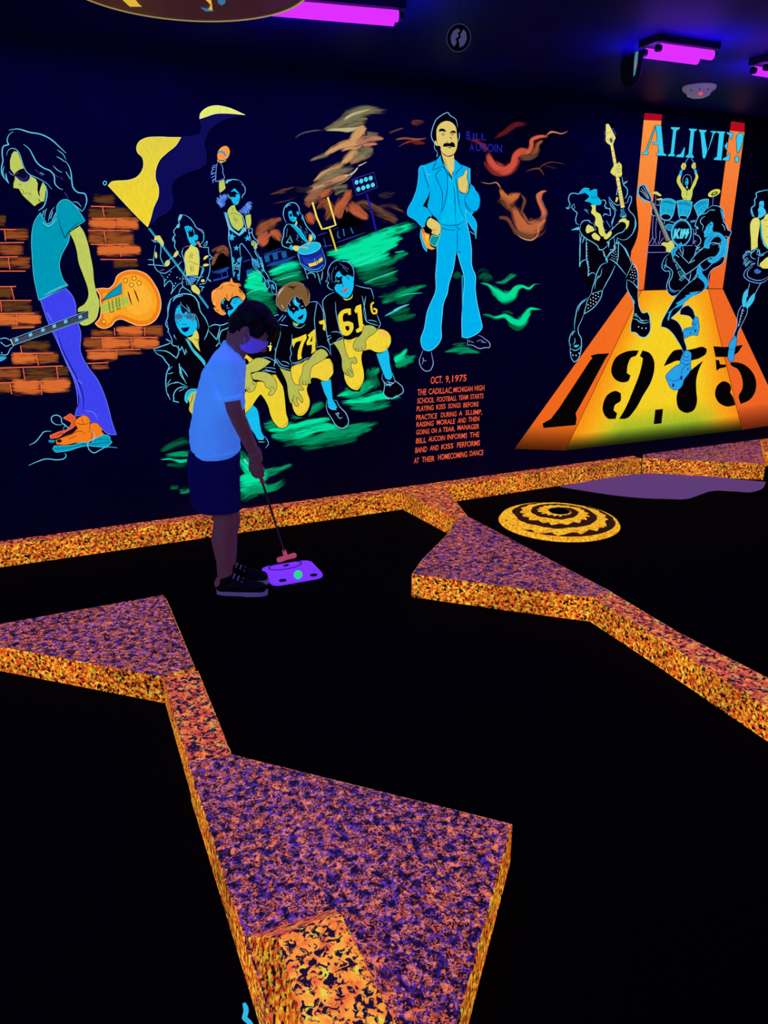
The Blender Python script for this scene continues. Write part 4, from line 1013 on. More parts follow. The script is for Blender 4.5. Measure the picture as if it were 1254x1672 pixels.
thing('painted_stage_drummer', 'painted stage drummer raising both drumsticks above his head under the word ALIVE!', 'mural painting', (1122, 300), 2.6)
part('body')
LM = (205, 210, 100)
P(14, LM, "418,650 425,610 438,588 462,602 455,645 475,685 500,715 515,740 530,715 548,700 570,655 590,600 582,572 602,575 618,610 605,650 590,690 572,720 562,780 548,825 480,815 462,780 462,740 435,690", o=BLK, ow=.6)
P(14, (235, 220, 120), "460,510 475,482 500,488 505,498 492,545 470,545 462,530"); P(14, (235, 220, 120), "560,490 590,478 595,530 575,538 558,525")
S(14, BLK, .7, "480,490 475,540", "490,495 485,540", "570,490 575,535", "582,490 585,530", "490,800 510,812", "515,745 510,780", taper=False)
P(14, CYB, "455,545 474,552 462,604 438,590"); P(14, CYB, "575,535 598,545 606,578 582,575")
part('head')
P(14, BLK, "475,690 472,620 500,590 540,595 558,630 560,680 535,735 520,700 500,715")
S(14, (130, 120, 215), 1.0, "478,690 474,660 478,620 500,592 535,592 550,610 553,640 560,680")
P(14, CYB, "500,640 510,615 522,625 526,645 524,675 512,692 500,680"); P(14, BLK, "503,640 512,630 514,650 505,652"); P(14, BLK, "505,672 518,670 512,680")
P(14, (235, 235, 200), "508,695 520,695 518,715 510,715")
part('drumstick')
S(14, (60, 170, 215), 1.2, "497,482 512,455 530,430 545,395", taper=False)
part('drumstick')
S(14, (60, 170, 215), 1.2, "578,482 562,455 545,395", taper=False)

thing('painted_drum_kit', 'painted blue drum kit on the stage with the band name on its round bass drum', 'mural painting', (1112, 370), 2.2)
part('tom_drum')
DR = (28, 172, 215)
P(14, DR, "280,815 330,808 380,815 412,835 400,900 380,970 350,1005 310,1005 275,985 268,940", o=(110, 215, 240), ow=.8)
P(14, (6, 4, 30), circ(322, 975, 45, 28, 5), o=(110, 215, 240), ow=.8)
S(14, (5, 60, 120), .9, "282,838 340,832 408,858", "285,845 340,842 405,868", "300,900 300,915", "345,905 345,920", "385,910 382,925")
part('tom_drum')
P(14, DR, "420,830 490,820 562,838 555,890 530,965 510,995 460,992 440,965 432,900", o=(110, 215, 240), ow=.8)
P(14, (6, 4, 30), circ(480, 980, 38, 18, 5), o=(110, 215, 240), ow=.8)
S(14, (5, 60, 120), .9, "425,852 490,845 558,868", "428,862 490,858 555,880", "455,905 457,922", "500,910 500,925", "530,915 528,930")
part('tom_drum')
P(14, DR, "575,872 620,832 665,815 710,812 708,860 690,930 640,955 615,975 595,920", o=(110, 215, 240), ow=.8)
S(14, (5, 60, 120), .9, "590,885 630,848 705,835", "600,900 640,862 700,850", "640,900 645,915", "670,880 672,895")
part('floor_tom')
P(14, (20, 130, 180), "312,1060 340,1042 390,1050 385,1100 345,1098", o=CY, ow=.8)
S(14, CY, 1.0, "345,1015 390,1025 410,1040", "185,925 200,960 250,965", "225,865 270,870 265,930", "305,1040 310,1010", "545,1015 590,1005", "548,1025 590,1015", "185,930 190,900 215,885")
part('bass_drum', 'round bass drum head with block lettering')
P(14, (5, 3, 22), circ(462, 1120, 88, 118, 8, 26))
S(14, (70, 195, 230), 2.4, circ(462, 1120, 88, 118, 8, 26), closed=True)
S(14, (20, 90, 150), .8, circ(466, 1124, 78, 108, 8, 26), closed=True)
for s_ in ["400,1085 420,1083 414,1118 434,1080 455,1080 428,1126 442,1173 422,1175 411,1145 406,1173 387,1175", "458,1085 474,1085 462,1172 444,1174",
           "482,1085 506,1083 497,1110 508,1110 474,1173 462,1173 474,1135 462,1135", "512,1085 534,1083 527,1110 538,1110 506,1173 494,1173 504,1135 494,1135"]:
    P(14, (90, 215, 240), s_, smooth=False)
part('cymbal')
P(14, (215, 210, 95), "185,757 235,743 262,760 282,778 272,785 235,772"); P(14, (225, 205, 110), "235,812 285,803 280,822 240,822")
S(14, (120, 120, 200), .9, "228,778 225,870", "262,825 260,860", taper=False)
part('cymbal')
P(14, (222, 215, 80), circ(762, 757, 60, 30, -24, 18)); P(14, (60, 100, 40), circ(764, 762, 34, 17, -24)); P(14, (160, 190, 80), circ(766, 760, 16, 9, -24))
S(14, (120, 120, 200), 1.1, "758,775 752,820 748,865", taper=False)

thing('painted_bass_player', 'painted musician in bat-winged armour raising a guitar with a long yellow neck', 'mural painting', (990, 400), 3.2)
part('costume')
P(12, BLK, "290,1170 700,1150 870,880 880,1300 790,1505 300,1505 290,1280")
P(13, BLK, "700,0 720,60 780,90 830,185 885,290 888,430 890,560 900,640 940,695 985,688 1008,740 1005,900 960,945 900,935 870,900 815,890 815,830 845,700 845,600 820,540 775,440 770,330 700,220 655,210 600,330 525,470 500,560 430,650 340,705 300,780 275,860 310,1000 300,1100 235,1200 195,1100 200,920 235,870 240,780 265,640 370,545 420,470 300,300 290,0")
S(13, (105, 200, 238), 1.3, "290,-120 296,0 290,225 305,180 335,155 365,152", "358,-60 362,0 362,150 380,240 378,320 400,292 430,285 460,308", "720,0 760,40 790,100 820,195", "595,145 640,165 700,225 765,305",
  "575,180 520,200 485,250 458,320 440,390 425,430 410,498", "655,210 610,310 570,380 525,468", "410,498 460,485 525,465 515,520 470,600 410,660 335,706 350,650 375,560 410,498", "370,542 310,585 270,640 252,720 240,790 238,870",
  "335,706 310,770 275,855 280,905 305,950 310,1000 300,1100 270,1175 235,1200 210,1165 195,1080 200,1010", "235,870 205,910 187,960 188,1035", "200,1060 240,1080 290,1058 305,1035", "765,335 800,260 835,185 865,220 885,290 888,360 885,445 850,400 820,375 775,355",
  "775,360 775,440 800,500 835,560 845,620 845,700", "888,440 890,560 905,640 940,697 985,688 1005,710 1010,760 1005,900 960,945 905,935 870,900 815,890 815,830 830,740", "835,755 880,765 905,790 950,800 1002,790")
S(13, (105, 200, 238), 1.0, "560,160 580,110 610,70 640,50", "620,150 670,195 685,130 685,0", "640,0 645,45", "580,180 560,130 530,70", "530,60 545,120", "470,0 490,50 530,45 575,5", "215,930 225,900 250,880", "225,1020 245,990 240,950", "230,1040 260,1045 285,1020",
  "860,700 900,745 930,770 995,770", "850,720 880,735", "905,770 940,785", "845,560 855,600", "360,560 300,610 275,680", "520,240 500,320 470,345 445,455", "470,330 490,315", "375,160 380,240")
P(13, (60, 190, 225), "555,120 575,135 580,180 560,165"); P(13, (60, 190, 225), "232,1030 255,1022 285,1030 262,1048 240,1045"); P(13, (60, 190, 225), "850,700 880,705 872,718 855,715")
dotgrid(13, (215, 225, 245), 6.5, "420,505 510,480 490,550 430,630 350,690 385,570", 30, 25)
dotgrid(13, (205, 215, 245), 6.0, "790,330 835,210 870,260 872,390 820,360", 27, 15)
dotgrid(13, (190, 205, 240), 5.5, "600,140 640,60 675,55 675,170 630,145", 24, 20)
dots(13, (190, 205, 240), 5.5, "655,10 662,30 652,45 540,75 545,95 550,115")
dots(13, (120, 200, 240), 5, "366,15 368,45 366,80 370,110 372,140 376,170 380,200 388,230 388,265 366,-20 362,-50")
dots(13, (190, 210, 240), 7, "222,1128 255,1130 200,1105 285,1108 895,838 930,852 970,852")
S(12, (105, 200, 238), 1.3, "290,1170 265,1165 250,1130 258,1080 265,1050 240,1030 220,1010 212,975 240,960", "150,1000 175,990 192,960 180,930 180,890 200,855 240,850 280,857 310,820 340,798 395,802", "150,995 165,1008 200,990",
  "510,925 545,920 560,950 545,985 575,1000", "530,1085 545,1060 580,1072", "550,1000 600,1010", "600,1000 608,1080", "300,1180 315,1145 350,1128 395,1135 400,1150", "300,1180 293,1230 320,1280 370,1320 430,1355 475,1390 490,1420 515,1432 545,1415 570,1395",
  "725,680 730,720 745,770 775,800 780,850 765,890 752,905", "680,795 670,870", "290,1505 295,1380 310,1270", "358,1360 362,1505", "665,1180 620,1220 560,1290", "565,1360 620,1310 680,1265 740,1240 760,1200", "640,1290 650,1400 640,1440 600,1470 585,1505", "690,1350 740,1400 790,1500", "680,1300 665,1370 690,1350", "600,1430 640,1425", "690,1340 685,1505")
S(12, (90, 150, 225), 1.0, "335,1020 360,1035 385,1060", "345,1010 380,1030", "380,1130 400,1150 430,1155", "230,960 240,1000 225,1015", "435,1165 460,1230", "520,1140 560,1230 565,1230", "565,1130 605,1200", "505,1090 540,1150", "330,1300 318,1360 345,1310", "560,1060 600,1080")
P(12, (80, 200, 235), "200,1227 250,1205 285,1190 288,1225", smooth=False); P(12, (80, 200, 235), "570,1342 598,1348 590,1412", smooth=False); P(12, (80, 190, 225), "745,738 785,720 762,750 748,755"); P(12, (60, 150, 210), "320,1365 325,1310 350,1300")
part('skin')
BY = (222, 218, 108)
P(12, BY, "405,970 455,975 462,1040 500,1062 515,1090 520,1110 528,1150 530,1180 545,1235 560,1272 545,1285 528,1295 505,1280 488,1250 480,1200 448,1172 452,1100 432,1072 410,1050 420,1000")
P(12, BY, "355,1215 362,1190 380,1168 400,1180 420,1190 447,1232 410,1245 370,1262 355,1240"); P(12, BY, "412,1280 428,1262 450,1252 505,1300 490,1338 430,1312"); P(12, BY, "540,1290 570,1265 600,1240 622,1245 612,1280 590,1305 560,1322 542,1315")
P(12, BY, "655,940 668,885 688,900 672,940")
part('head')
P(12, (0, 182, 226), "292,858 320,820 345,798 392,808 395,830 410,840 405,870 375,865 340,845 315,855")
P(12, (0, 182, 226), "400,830 430,815 450,808 468,815 468,860 472,885 500,915 512,950 500,965 480,968 430,970 405,945 345,930 375,905 392,890 385,860", o=(60, 210, 240), ow=.6)
S(12, (0, 50, 110), .8, "400,880 430,895 470,890", "455,880 470,875")
part('electric_guitar', 'guitar with a long yellow neck')
S(12, (105, 190, 235), 1.3, "592,890 598,950 620,990 648,1020 652,1070 635,1110 620,1150 628,1210", "590,885 615,925 650,960 690,972 705,965", "750,955 778,945 790,910 802,880 822,885 820,930 805,970 792,1010 810,1040 840,1070 862,1120 868,1170 850,1230 810,1290 760,1325 720,1325 680,1310",
  "605,940 640,985 670,1030", "640,1105 625,1160", "855,1130 860,1180 840,1240", "660,1180 700,1150")
P(12, (236, 222, 128), "558,142 572,138 590,140 610,175 625,205 645,245 662,282 648,310 635,350 755,993 712,1002 605,360 575,340 557,318", smooth=False, o=BLK, ow=.6)
S(12, (120, 90, 40), .8, "612,425 655,410", "622,490 665,480", "636,545 672,535", "662,690 702,680", "672,735 708,722", "678,788 712,772", "684,825 722,808", "690,858 728,845", "694,885 735,872", "698,908 740,898", "702,932 742,920", "705,950 746,940", "708,975 750,962", taper=False)
dots(12, (60, 40, 20), 5, "580,233 605,225 627,280 583,300")
P(12, (50, 90, 120), "600,290 612,280 630,310 622,335 605,330")
S(12, (70, 90, 170), 1.0, "540,215 550,225 552,245 540,250", "545,275 555,300 545,310", "620,185 635,190 632,205", "645,225 662,240 655,255", "640,210 655,220")
S(12, (60, 150, 200), 1.1, "712,1012 722,1060", "724,1010 735,1060", "738,1005 750,1055", "712,1070 758,1060", "715,1085 760,1075", "708,1060 712,1095", "762,1055 768,1090", taper=False)
P(12, (80, 185, 220), "722,1085 760,1072 765,1092 728,1105")
part('hand')
P(12, BY, "605,635 618,605 640,570 655,572 650,600 652,625 675,640 650,660 658,678 630,660"); P(12, BY, "655,580 690,530 705,540 720,560 722,620 725,660 712,682 690,675 668,655 685,635 655,632")
S(12, (120, 110, 50), .7, "670,580 705,570", "662,605 712,600", "670,630 715,630", "690,535 692,560")
part('hand')
P(12, BY, "690,1140 710,1115 768,1103 770,1120 800,1132 798,1165 785,1200 762,1230 765,1195 760,1160 735,1145 700,1150 685,1160", o=BLK, ow=.5)

thing('painted_crouching_guitarist', 'painted bushy-haired guitarist in pale blue boots striding in front of the drum kit', 'mural painting', (1150, 460), 4)
part('guitar_body')
P(15, BLK, "260,80 225,120 195,180 195,230 225,262 268,268 262,340 240,400 248,465 300,515 350,512 470,420 560,300 520,150 400,60")
S(15, (105, 185, 235), 1.3, "262,88 225,120 195,180 190,225 215,258 268,262 268,310 250,360 238,400 245,460 270,500 310,518", "240,130 228,180 235,210 270,235 292,260 290,320 262,380 270,430 310,460 370,455", "300,515 350,500")
P(15, (40, 140, 190), "205,200 225,195 230,225 215,240")
P(15, (30, 100, 150), "262,420 290,455 340,470 300,480 262,455")
for s_ in ["292,125 320,112 335,135 305,150", "300,150 335,140 345,165 315,178", "325,195 362,180 375,225 345,248", "350,270 392,255 408,300 372,322", "362,345 420,292 430,315 382,362"]:
    P(15, (14, 40, 70), s_, smooth=False, o=(90, 190, 225), ow=.8)
S(15, (90, 160, 200), .7, "370,275 395,290", "365,290 385,310", "335,200 355,235", "370,350 425,300", "310,160 330,160", taper=False)
part('legs')
P(15, BLK, "540,290 640,240 700,180 830,40 800,180 680,260 655,320 655,400 610,455 430,560 380,640 280,735 340,765 385,830 400,880 415,960 435,1055 410,1092 385,1030 345,960 290,880 235,835 180,820 185,785 240,670 330,520 430,410 500,350", o=(105, 185, 235), ow=.9)
P(15, BLK, "380,645 420,615 455,605 500,650 518,700 525,725 505,760 495,750 470,720 420,705 370,700", o=(105, 185, 235), ow=.9)
P(15, (36, 165, 225), "540,240 555,215 572,192 585,220 607,250 585,258 600,290 640,340 652,385 648,420 630,440 600,455 520,500 430,570 380,610 300,650 275,700 258,765 246,745 262,690 250,680 300,640 345,600 330,585 370,560 430,520 425,505 480,495 460,480 520,470 600,452 618,420 610,380 580,350 540,315 560,315 540,280")
part('upper_body')
P(15, BLK, "300,110 350,60 470,20 600,-60 760,-100 830,0 830,60 760,170 650,160 600,180 430,295")
S(15, (105, 185, 235), 1.3, "350,70 400,125 460,185 500,130 560,65 600,40", "290,115 340,180 385,240 430,297 520,235 600,165 660,130 700,120 725,125", "480,275 470,330 455,380", "545,250 520,340 500,350", "470,180 520,150", "385,0 370,30 400,100", "515,0 560,25 575,15 530,40 570,45", "690,0 770,-20 770,60 740,110", "400,300 470,370")
S(14, (105, 185, 235), 1.3, "570,1344 620,1290 690,1240 760,1210 800,1225 805,1260", "580,1335 600,1270", "475,1245 478,1300 470,1344", "400,1310 440,1344")
S(14, (42, 180, 232), 9.5, "690,1262 705,1195 755,1140 810,1130 850,1170 862,1230 855,1300 845,1344", taper=False)
S(15, (42, 180, 232), 9.0, "790,-40 800,20 780,90 735,140 690,160 650,150", taper=True)
S(14, (10, 90, 150), .8, "680,1240 700,1180 750,1125 815,1118 862,1160 872,1240", "700,1250 715,1200 760,1155 810,1145 842,1185 850,1250", "690,1225 750,1135")
S(15, (10, 90, 150), .8, "800,0 795,60 750,125 700,150 640,140", "815,20 805,80 760,150 700,178")
part('hair')
P(14, BLK, "600,1000 660,945 720,880 780,872 830,900 850,960 860,1030 885,1090 918,1105 900,1150 880,1180 800,1115 740,1110 760,1040 700,1020 670,1110 665,1170 640,1250 600,1230 640,1180 590,1110 585,1070")
S(14, (105, 185, 235), 1.3, "700,905 740,875 800,878 835,905 850,960 848,1020 880,1050 885,1090 920,1108 905,1150 885,1170", "770,912 720,915 680,945 640,950 605,1000 585,1060 605,1065 620,1080 600,1090", "680,970 650,985 635,1020 662,1060 650,1100", "590,1085 600,1120 580,1130 620,1150 640,1190 632,1220 610,1240 600,1265 640,1275", "815,905 840,950 835,990", "735,1045 755,1042", "860,1150 890,1160 880,1190", "830,1040 850,1060 860,1100")
P(14, (42, 180, 232), "590,1065 612,1068 618,1085 600,1088"); P(14, (42, 180, 232), "815,905 830,920 845,960 838,990 828,950"); P(14, (42, 180, 232), "730,905 770,908 765,918 735,916")
part('face')
P(14, (42, 185, 235), "678,1095 688,1065 705,1045 738,1015 752,1030 755,1055 748,1080 752,1110 720,1130 700,1150 680,1165 668,1158 670,1130 662,1110", o=(0, 60, 110), ow=.6)
S(14, (0, 60, 110), .9, "700,1065 735,1045", "705,1078 725,1072", "725,1020 720,1040 750,1050", "690,1120 700,1130", "715,1095 700,1110")
part('guitar_neck', 'guitar headstock and grey neck')
P(14, (8, 6, 40), "75,702 90,690 115,680 130,690 140,712 185,795 190,830 175,838 150,828 120,815 85,790 68,760", smooth=False, o=(70, 195, 230), ow=1.4)
S(14, (150, 180, 215), .9, "110,695 125,720 165,800", "85,735 110,755 155,810", "95,715 130,760 170,815", taper=False)
for x, y in [(75, 700), (65, 730), (62, 765), (85, 800), (110, 825), (130, 840), (120, 678), (140, 695), (155, 720), (168, 755)]:
    P(14, (60, 180, 220), circ(x, y, 9))
P(14, (112, 116, 120), "180,842 192,832 215,848 290,1020 365,1185 350,1195 322,1200 270,1070", smooth=False, o=(20, 20, 40), ow=.6)
S(14, (55, 60, 70), .7, *["%d,%d %d,%d" % (198 + i * 11, 880 + i * 26, 226 + i * 11, 868 + i * 26) for i in range(12)], taper=False)
S(14, (180, 190, 195), .5, "195,850 345,1190", "202,848 352,1188", taper=False)
part('hand')
P(14, (212, 210, 105), "278,1220 300,1205 335,1208 362,1190 378,1188 400,1235 385,1290 370,1300 335,1298 318,1285 322,1262 300,1240 278,1235", o=BLK, ow=.6)
P(15, (36, 165, 225), "280,62 300,35 330,15 380,-30 400,0 350,40 325,75 315,115 290,115 282,90")
S(15, (10, 90, 150), .8, "300,100 310,60 370,5")
part('platform_boot', 'pale blue platform boot')
BO2 = (42, 160, 232)
P(15, BO2, "520,718 550,722 562,790 565,830 548,912 500,905 450,922 415,940 402,870 415,842 450,830 495,820 490,790", o=(8, 40, 90), ow=.8)
part('platform_boot', 'pale blue platform boot')
P(15, BO2, "415,1065 440,1058 480,1080 484,1140 478,1210 482,1250 460,1290 410,1360 400,1400 370,1442 320,1458 275,1432 250,1385 228,1310 260,1272 330,1212 370,1190 372,1160 385,1120 395,1095", o=(8, 40, 90), ow=.8)
S(15, (8, 60, 120), .9, "415,1065 400,1110 440,1130 478,1100", "385,1125 420,1160 475,1150", "375,1165 420,1200 475,1190", "232,1320 280,1360 340,1362 385,1310 390,1260 430,1210 475,1195", "405,870 440,850 500,845 520,800 550,760", "520,740 500,800 545,790")
for a in [(525, 860, 10, 17, 20), (475, 885, 6, 10, 20), (385, 1335, 10, 22, 10), (303, 1408, 11, 20, 0), (450, 1245, 6, 12, 10)]:
    P(15, (20, 40, 110), circ(*a))

thing('painted_edge_guitarist', 'painted bare-chested guitarist with feathered cuffs at the right edge of the photo', 'mural painting', (1240, 420), 4)
part('legs')
P(15, BLK, "1070,380 1185,375 1140,480 1110,560 1045,650 1020,740 970,840 945,930 900,930 935,830 950,700 990,600 1040,500")
S(15, (120, 170, 235), 1.0, "1070,385 1055,450 1045,520", "1185,378 1150,440 1125,490", "992,605 960,660 945,740 942,820 920,880 905,935", "1048,640 1045,680 1015,750 975,830 955,870 945,935", "1045,440 1050,520", taper=False)
P(15, (60, 195, 235), "1040,445 1045,480 1038,540 1022,620 1005,628 995,590 1000,520 1018,470"); P(15, (60, 195, 235), "1115,482 1126,490 1115,550 1080,605 1045,640 1030,625 1040,585 1070,530")
S(15, (150, 190, 235), .9, "1010,640 990,655 1015,665", "985,680 1005,690", "975,710 995,715", "970,740 985,745", "965,770 980,775", "955,800 970,805", "1000,645 985,700 970,760 955,820", taper=False)
P(15, BO2, "927,905 940,945 940,990 925,1040 915,1120 912,1150 890,1172 860,1165 850,1130 858,1050 868,980 890,950", o=(8, 40, 90), ow=.8)
S(15, (8, 60, 120), .8, "862,1030 885,1055 920,1040")
part('arms_and_chest')
P(14, BY, "1120,990 1140,982 1165,985 1178,1010 1178,1060 1170,1110 1160,1180 1160,1250 1100,1285 1098,1180 1092,1090 1095,1030"); P(14, BY, "1190,1005 1215,990 1230,960 1254,945 1340,960 1340,1290 1254,1268 1215,1230 1200,1180")
P(15, BY, "1170,190 1195,165 1220,140 1254,118 1300,130 1300,230 1240,238 1200,235 1175,215", o=BLK, ow=.6)
P(15, BY, "1085,0 1130,-10 1110,40 1085,35")
S(14, (120, 110, 50), .7, "1200,1000 1230,1005 1254,1000", "1254,1060 1230,1065", "1240,1150 1254,1165")
part('guitar')
P(15, BLK, "1130,185 1060,225 1018,290 1040,345 1120,375 1210,375 1300,330 1300,240 1180,240")
S(15, (110, 160, 235), 1.3, "1130,185 1060,225 1020,270 1012,310 1040,345 1110,375 1180,382 1230,360 1260,330", "1100,215 1050,265 1048,310 1100,345 1180,355 1254,320", "1160,120 1150,200", "1180,215 1150,205")
P(15, (50, 110, 200), "1115,255 1140,238 1188,260 1175,280 1140,288 1118,275")
S(15, (110, 190, 235), 1.1, "1030,65 1075,60", "1075,75 1030,85 1005,110 1005,140", "1060,95 1020,110 1010,150", "1045,120 1015,165 1010,200", "1060,130 1030,170 1025,215", "1080,150 1045,180 1030,220", "1100,165 1060,180 1040,215", "1120,180 1080,195", "1085,60 1085,120 1130,145", "1090,50 1135,35 1150,60 1140,90", "1140,90 1180,110 1220,95", "1170,50 1165,100")
S(14, (60, 190, 225), 2.6, "1187,1010 1192,1060 1200,1160 1220,1215 1254,1260 1340,1300")
S(14, (110, 190, 235), 1.1, "1130,1290 1100,1300 1060,1290 1040,1320", "1165,1260 1175,1300 1190,1320 1254,1290", "1090,1320 1140,1270")
part('hair_and_face')
P(14, (60, 195, 235), "1180,835 1190,830 1215,830 1218,865 1212,885 1228,910 1240,940 1215,965 1180,985 1160,985 1168,940 1162,910 1172,890")
S(14, (8, 60, 120), .8, "1180,870 1200,868", "1172,945 1185,948", "1165,925 1178,930")
S(14, CY, 1.5, "1120,978 1105,950 1100,910 1105,890 1130,870 1135,850 1130,820 1150,790 1145,760 1170,745 1200,738 1254,730 1320,760", "1105,900 1115,950 1130,975")
flush()

# ---- small things on the wall
def box_at(name, px, py, w, h, d, mat, parent=None, off=0.0, up=None):
    c = on_wall(px, py, off)
    V = []
    for dz in (-h / 2, h / 2):
        for dw in (-w / 2, w / 2):
            for dd in (0, d):
                V.append(c + WD * dw + WN * dd + Vector((0, 0, dz)))
    Fq = [(0, 1, 3, 2), (4, 6, 7, 5), (0, 4, 5, 1), (2, 3, 7, 6), (0, 2, 6, 4), (1, 5, 7, 3)]
    return obj(name, V, Fq, mat, parent)
# ============================================================ ROOM
def speckle(name, kind):
    """splatter paint under black light"""
    m, n, l = newmat(name)
    out = n.new('ShaderNodeOutputMaterial')
    tc = n.new('ShaderNodeTexCoord')
    def noise(scale, det, rough=.5, dist=0, loc=(0, 0, 0)):
        mp = n.new('ShaderNodeMapping'); mp.inputs['Location'].default_value = loc
        x = n.new('ShaderNodeTexNoise'); x.inputs['Scale'].default_value = scale
        x.inputs['Detail'].default_value = det; x.inputs['Roughness'].default_value = rough; x.inputs['Distortion'].default_value = dist
        l.new(tc.outputs['Object'], mp.inputs[0]); l.new(mp.outputs[0], x.inputs['Vector'])
        return x.outputs['Fac']
    def ramp(fac, stops, interp='LINEAR'):
        r = n.new('ShaderNodeValToRGB'); r.color_ramp.interpolation = interp
        while len(r.color_ramp.elements) < len(stops): r.color_ramp.elements.new(.5)
        for e, (p, c) in zip(r.color_ramp.elements, stops): e.position = p; e.color = c
        l.new(fac, r.inputs['Fac']); return r.outputs['Color']
    def mix(fac, a, b, mode='MIX'):
        x = n.new('ShaderNodeMix'); x.data_type = 'RGBA'; x.blend_type = mode
        if isinstance(fac, float): x.inputs[0].default_value = fac
        else: l.new(fac, x.inputs[0])
        for s, v in ((6, a), (7, b)):
            if isinstance(v, tuple): x.inputs[s].default_value = v
            else: l.new(v, x.inputs[s])
        return x.outputs[2]
    W = (1, 1, 1, 1); K = (0, 0, 0, 1)
    b = n.new('ShaderNodeBsdfPrincipled')
    b.inputs['Roughness'].default_value = .45
    if kind == 'side':
        a = noise(78, 3, .55, .6); c2 = noise(66, 2, .5, .3, (5, 3, 1)); big = noise(4, 2, .5, 0, (9, 1, 2))
        col = ramp(c2, [(.34, C(196, 52, 14)), (.45, C(236, 100, 22)), (.54, C(250, 150, 34)), (.63, C(252, 208, 60))])
        msk = ramp(a, [(.43, K), (.48, W)])
        e = mix(msk, C(26, 6, 6), col)
        grn = ramp(noise(30, 2, .5, 0, (2, 8, 4)), [(.66, K), (.70, W)])
        e = mix(grn, e, mix(.6, e, C(190, 200, 40)))
        dim = ramp(big, [(.3, (.62, .62, .62, 1)), (.6, W)])
        e = mix(1.0, e, dim, 'MULTIPLY')
        l.new(e, b.inputs['Emission Color']); b.inputs['Emission Strength'].default_value = 1.0
        b.inputs['Base Color'].default_value = C(40, 20, 20); b.inputs['Roughness'].default_value = .7
    elif kind in ('curb', 'tall'):
        a = noise(58, 4, .6, 1.0); c2 = noise(30, 3, .6, .3, (5, 3, 1))
        if kind == 'tall':
            col = ramp(c2, [(.36, C(236, 104, 30)), (.5, C(250, 148, 36)), (.6, C(250, 170, 44)), (.66, C(222, 215, 50))])
            msk = ramp(a, [(.455, K), (.485, W)])
            e = mix(msk, C(12, 4, 12), col)
        else:
            col = ramp(c2, [(.34, C(180, 58, 30)), (.5, C(232, 100, 40)), (.62, C(246, 150, 50)), (.7, C(150, 160, 80))])
            msk = ramp(a, [(.46, K), (.52, W)])
            e = mix(msk, C(24, 8, 28), col)
        l.new(e, b.inputs['Emission Color']); b.inputs['Emission Strength'].default_value = 1.0
        b.inputs['Base Color'].default_value = C(60, 40, 60); b.inputs['Roughness'].default_value = .6
    else:  # broad tops: orange squiggles over black splatter, violet tube reflection painted in
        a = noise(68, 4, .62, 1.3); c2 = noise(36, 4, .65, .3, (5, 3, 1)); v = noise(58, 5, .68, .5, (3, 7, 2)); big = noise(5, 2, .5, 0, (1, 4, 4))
        sq = ramp(a, [(.45, K), (.47, W), (.50, W), (.52, K)])
        sq2 = ramp(noise(60, 3, .6, 1.2, (11, 2, 5)), [(.56, K), (.59, W)])
        both = mix(1.0, sq, sq2, 'LIGHTEN')
        gate = ramp(c2, [(.44, K), (.51, W)])
        sqm = mix(1.0, both, gate, 'MULTIPLY')
        oc = ramp(v, [(.35, C(224, 78, 56)), (.6, C(255, 142, 70))])
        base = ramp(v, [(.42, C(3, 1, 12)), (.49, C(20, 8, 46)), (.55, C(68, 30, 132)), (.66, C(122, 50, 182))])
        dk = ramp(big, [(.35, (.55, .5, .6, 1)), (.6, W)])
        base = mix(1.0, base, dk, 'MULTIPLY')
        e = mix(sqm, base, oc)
        l.new(e, b.inputs['Emission Color']); b.inputs['Emission Strength'].default_value = .85
        bc = mix(sqm, ramp(v, [(.45, C(8, 6, 16)), (.65, C(90, 80, 120))]), C(150, 80, 60))
        l.new(bc, b.inputs['Base Color']); b.inputs['Roughness'].default_value = .42; b.inputs['Specular IOR Level'].default_value = .5
    l.new(b.outputs[0], out.inputs['Surface'])
    return m
M_SIDE = speckle('splatter_paint_side', 'side')
M_TOP = speckle('splatter_top_painted_sheen', 'top')
M_CURB = speckle('splatter_paint_curb_top', 'curb')
M_TALL = speckle('splatter_paint_bright_top', 'tall')

# wall / ceiling / floor. The long mural wall runs along WD.
def wp(s, z, n=0.0):
    """point s metres along the wall from W0, n metres into the room"""
    p = Vector((W0.x, W0.y, 0)) + WD * s + WN * n
    return Vector((p.x, p.y, z))
SL, SR_, DEP = -4.2, 9.5, 7.2
M_WALL = noisy('black_blue_wall_paint', C(12, 6, 56), C(16, 8, 66), 6, .8, .08)
M_WALL2 = noisy('dark_side_wall_paint', C(16, 12, 40), C(22, 16, 50), 5, .8, .15)
M_CEIL = noisy('dark_glossy_ceiling_paint', C(14, 6, 100), C(20, 8, 120), 3, .5, .02)
M_FLOOR = noisy('black_carpet', C(5, 4, 8), C(10, 8, 14), 120, .98, .03)
def slab(name, a, b, c, d, nrm, t, mat):
    q = [Vector(p) for p in (a, b, c, d)]; r = [p + nrm * t for p in q]
    return obj(name, q + r, [(0, 1, 2, 3), (7, 6, 5, 4), (0, 4, 5, 1), (1, 5, 6, 2), (2, 6, 7, 3), (3, 7, 4, 0)], mat)
def struct(o): o['kind'] = 'structure'; return o
struct(slab('wall_back', wp(SL, 0), wp(SR_, 0), wp(SR_, CEIL), wp(SL, CEIL), -WN, .12, M_WALL))
struct(slab('wall_left', wp(SL, 0), wp(SL, 0, DEP), wp(SL, CEIL, DEP), wp(SL, CEIL), -WD, .12, M_WALL2))
struct(slab('wall_right', wp(SR_, 0), wp(SR_, 0, DEP), wp(SR_, CEIL, DEP), wp(SR_, CEIL), WD, .12, M_WALL2))
struct(slab('wall_front', wp(SL, 0, DEP), wp(SR_, 0, DEP), wp(SR_, CEIL, DEP), wp(SL, CEIL, DEP), WN, .12, M_WALL2))
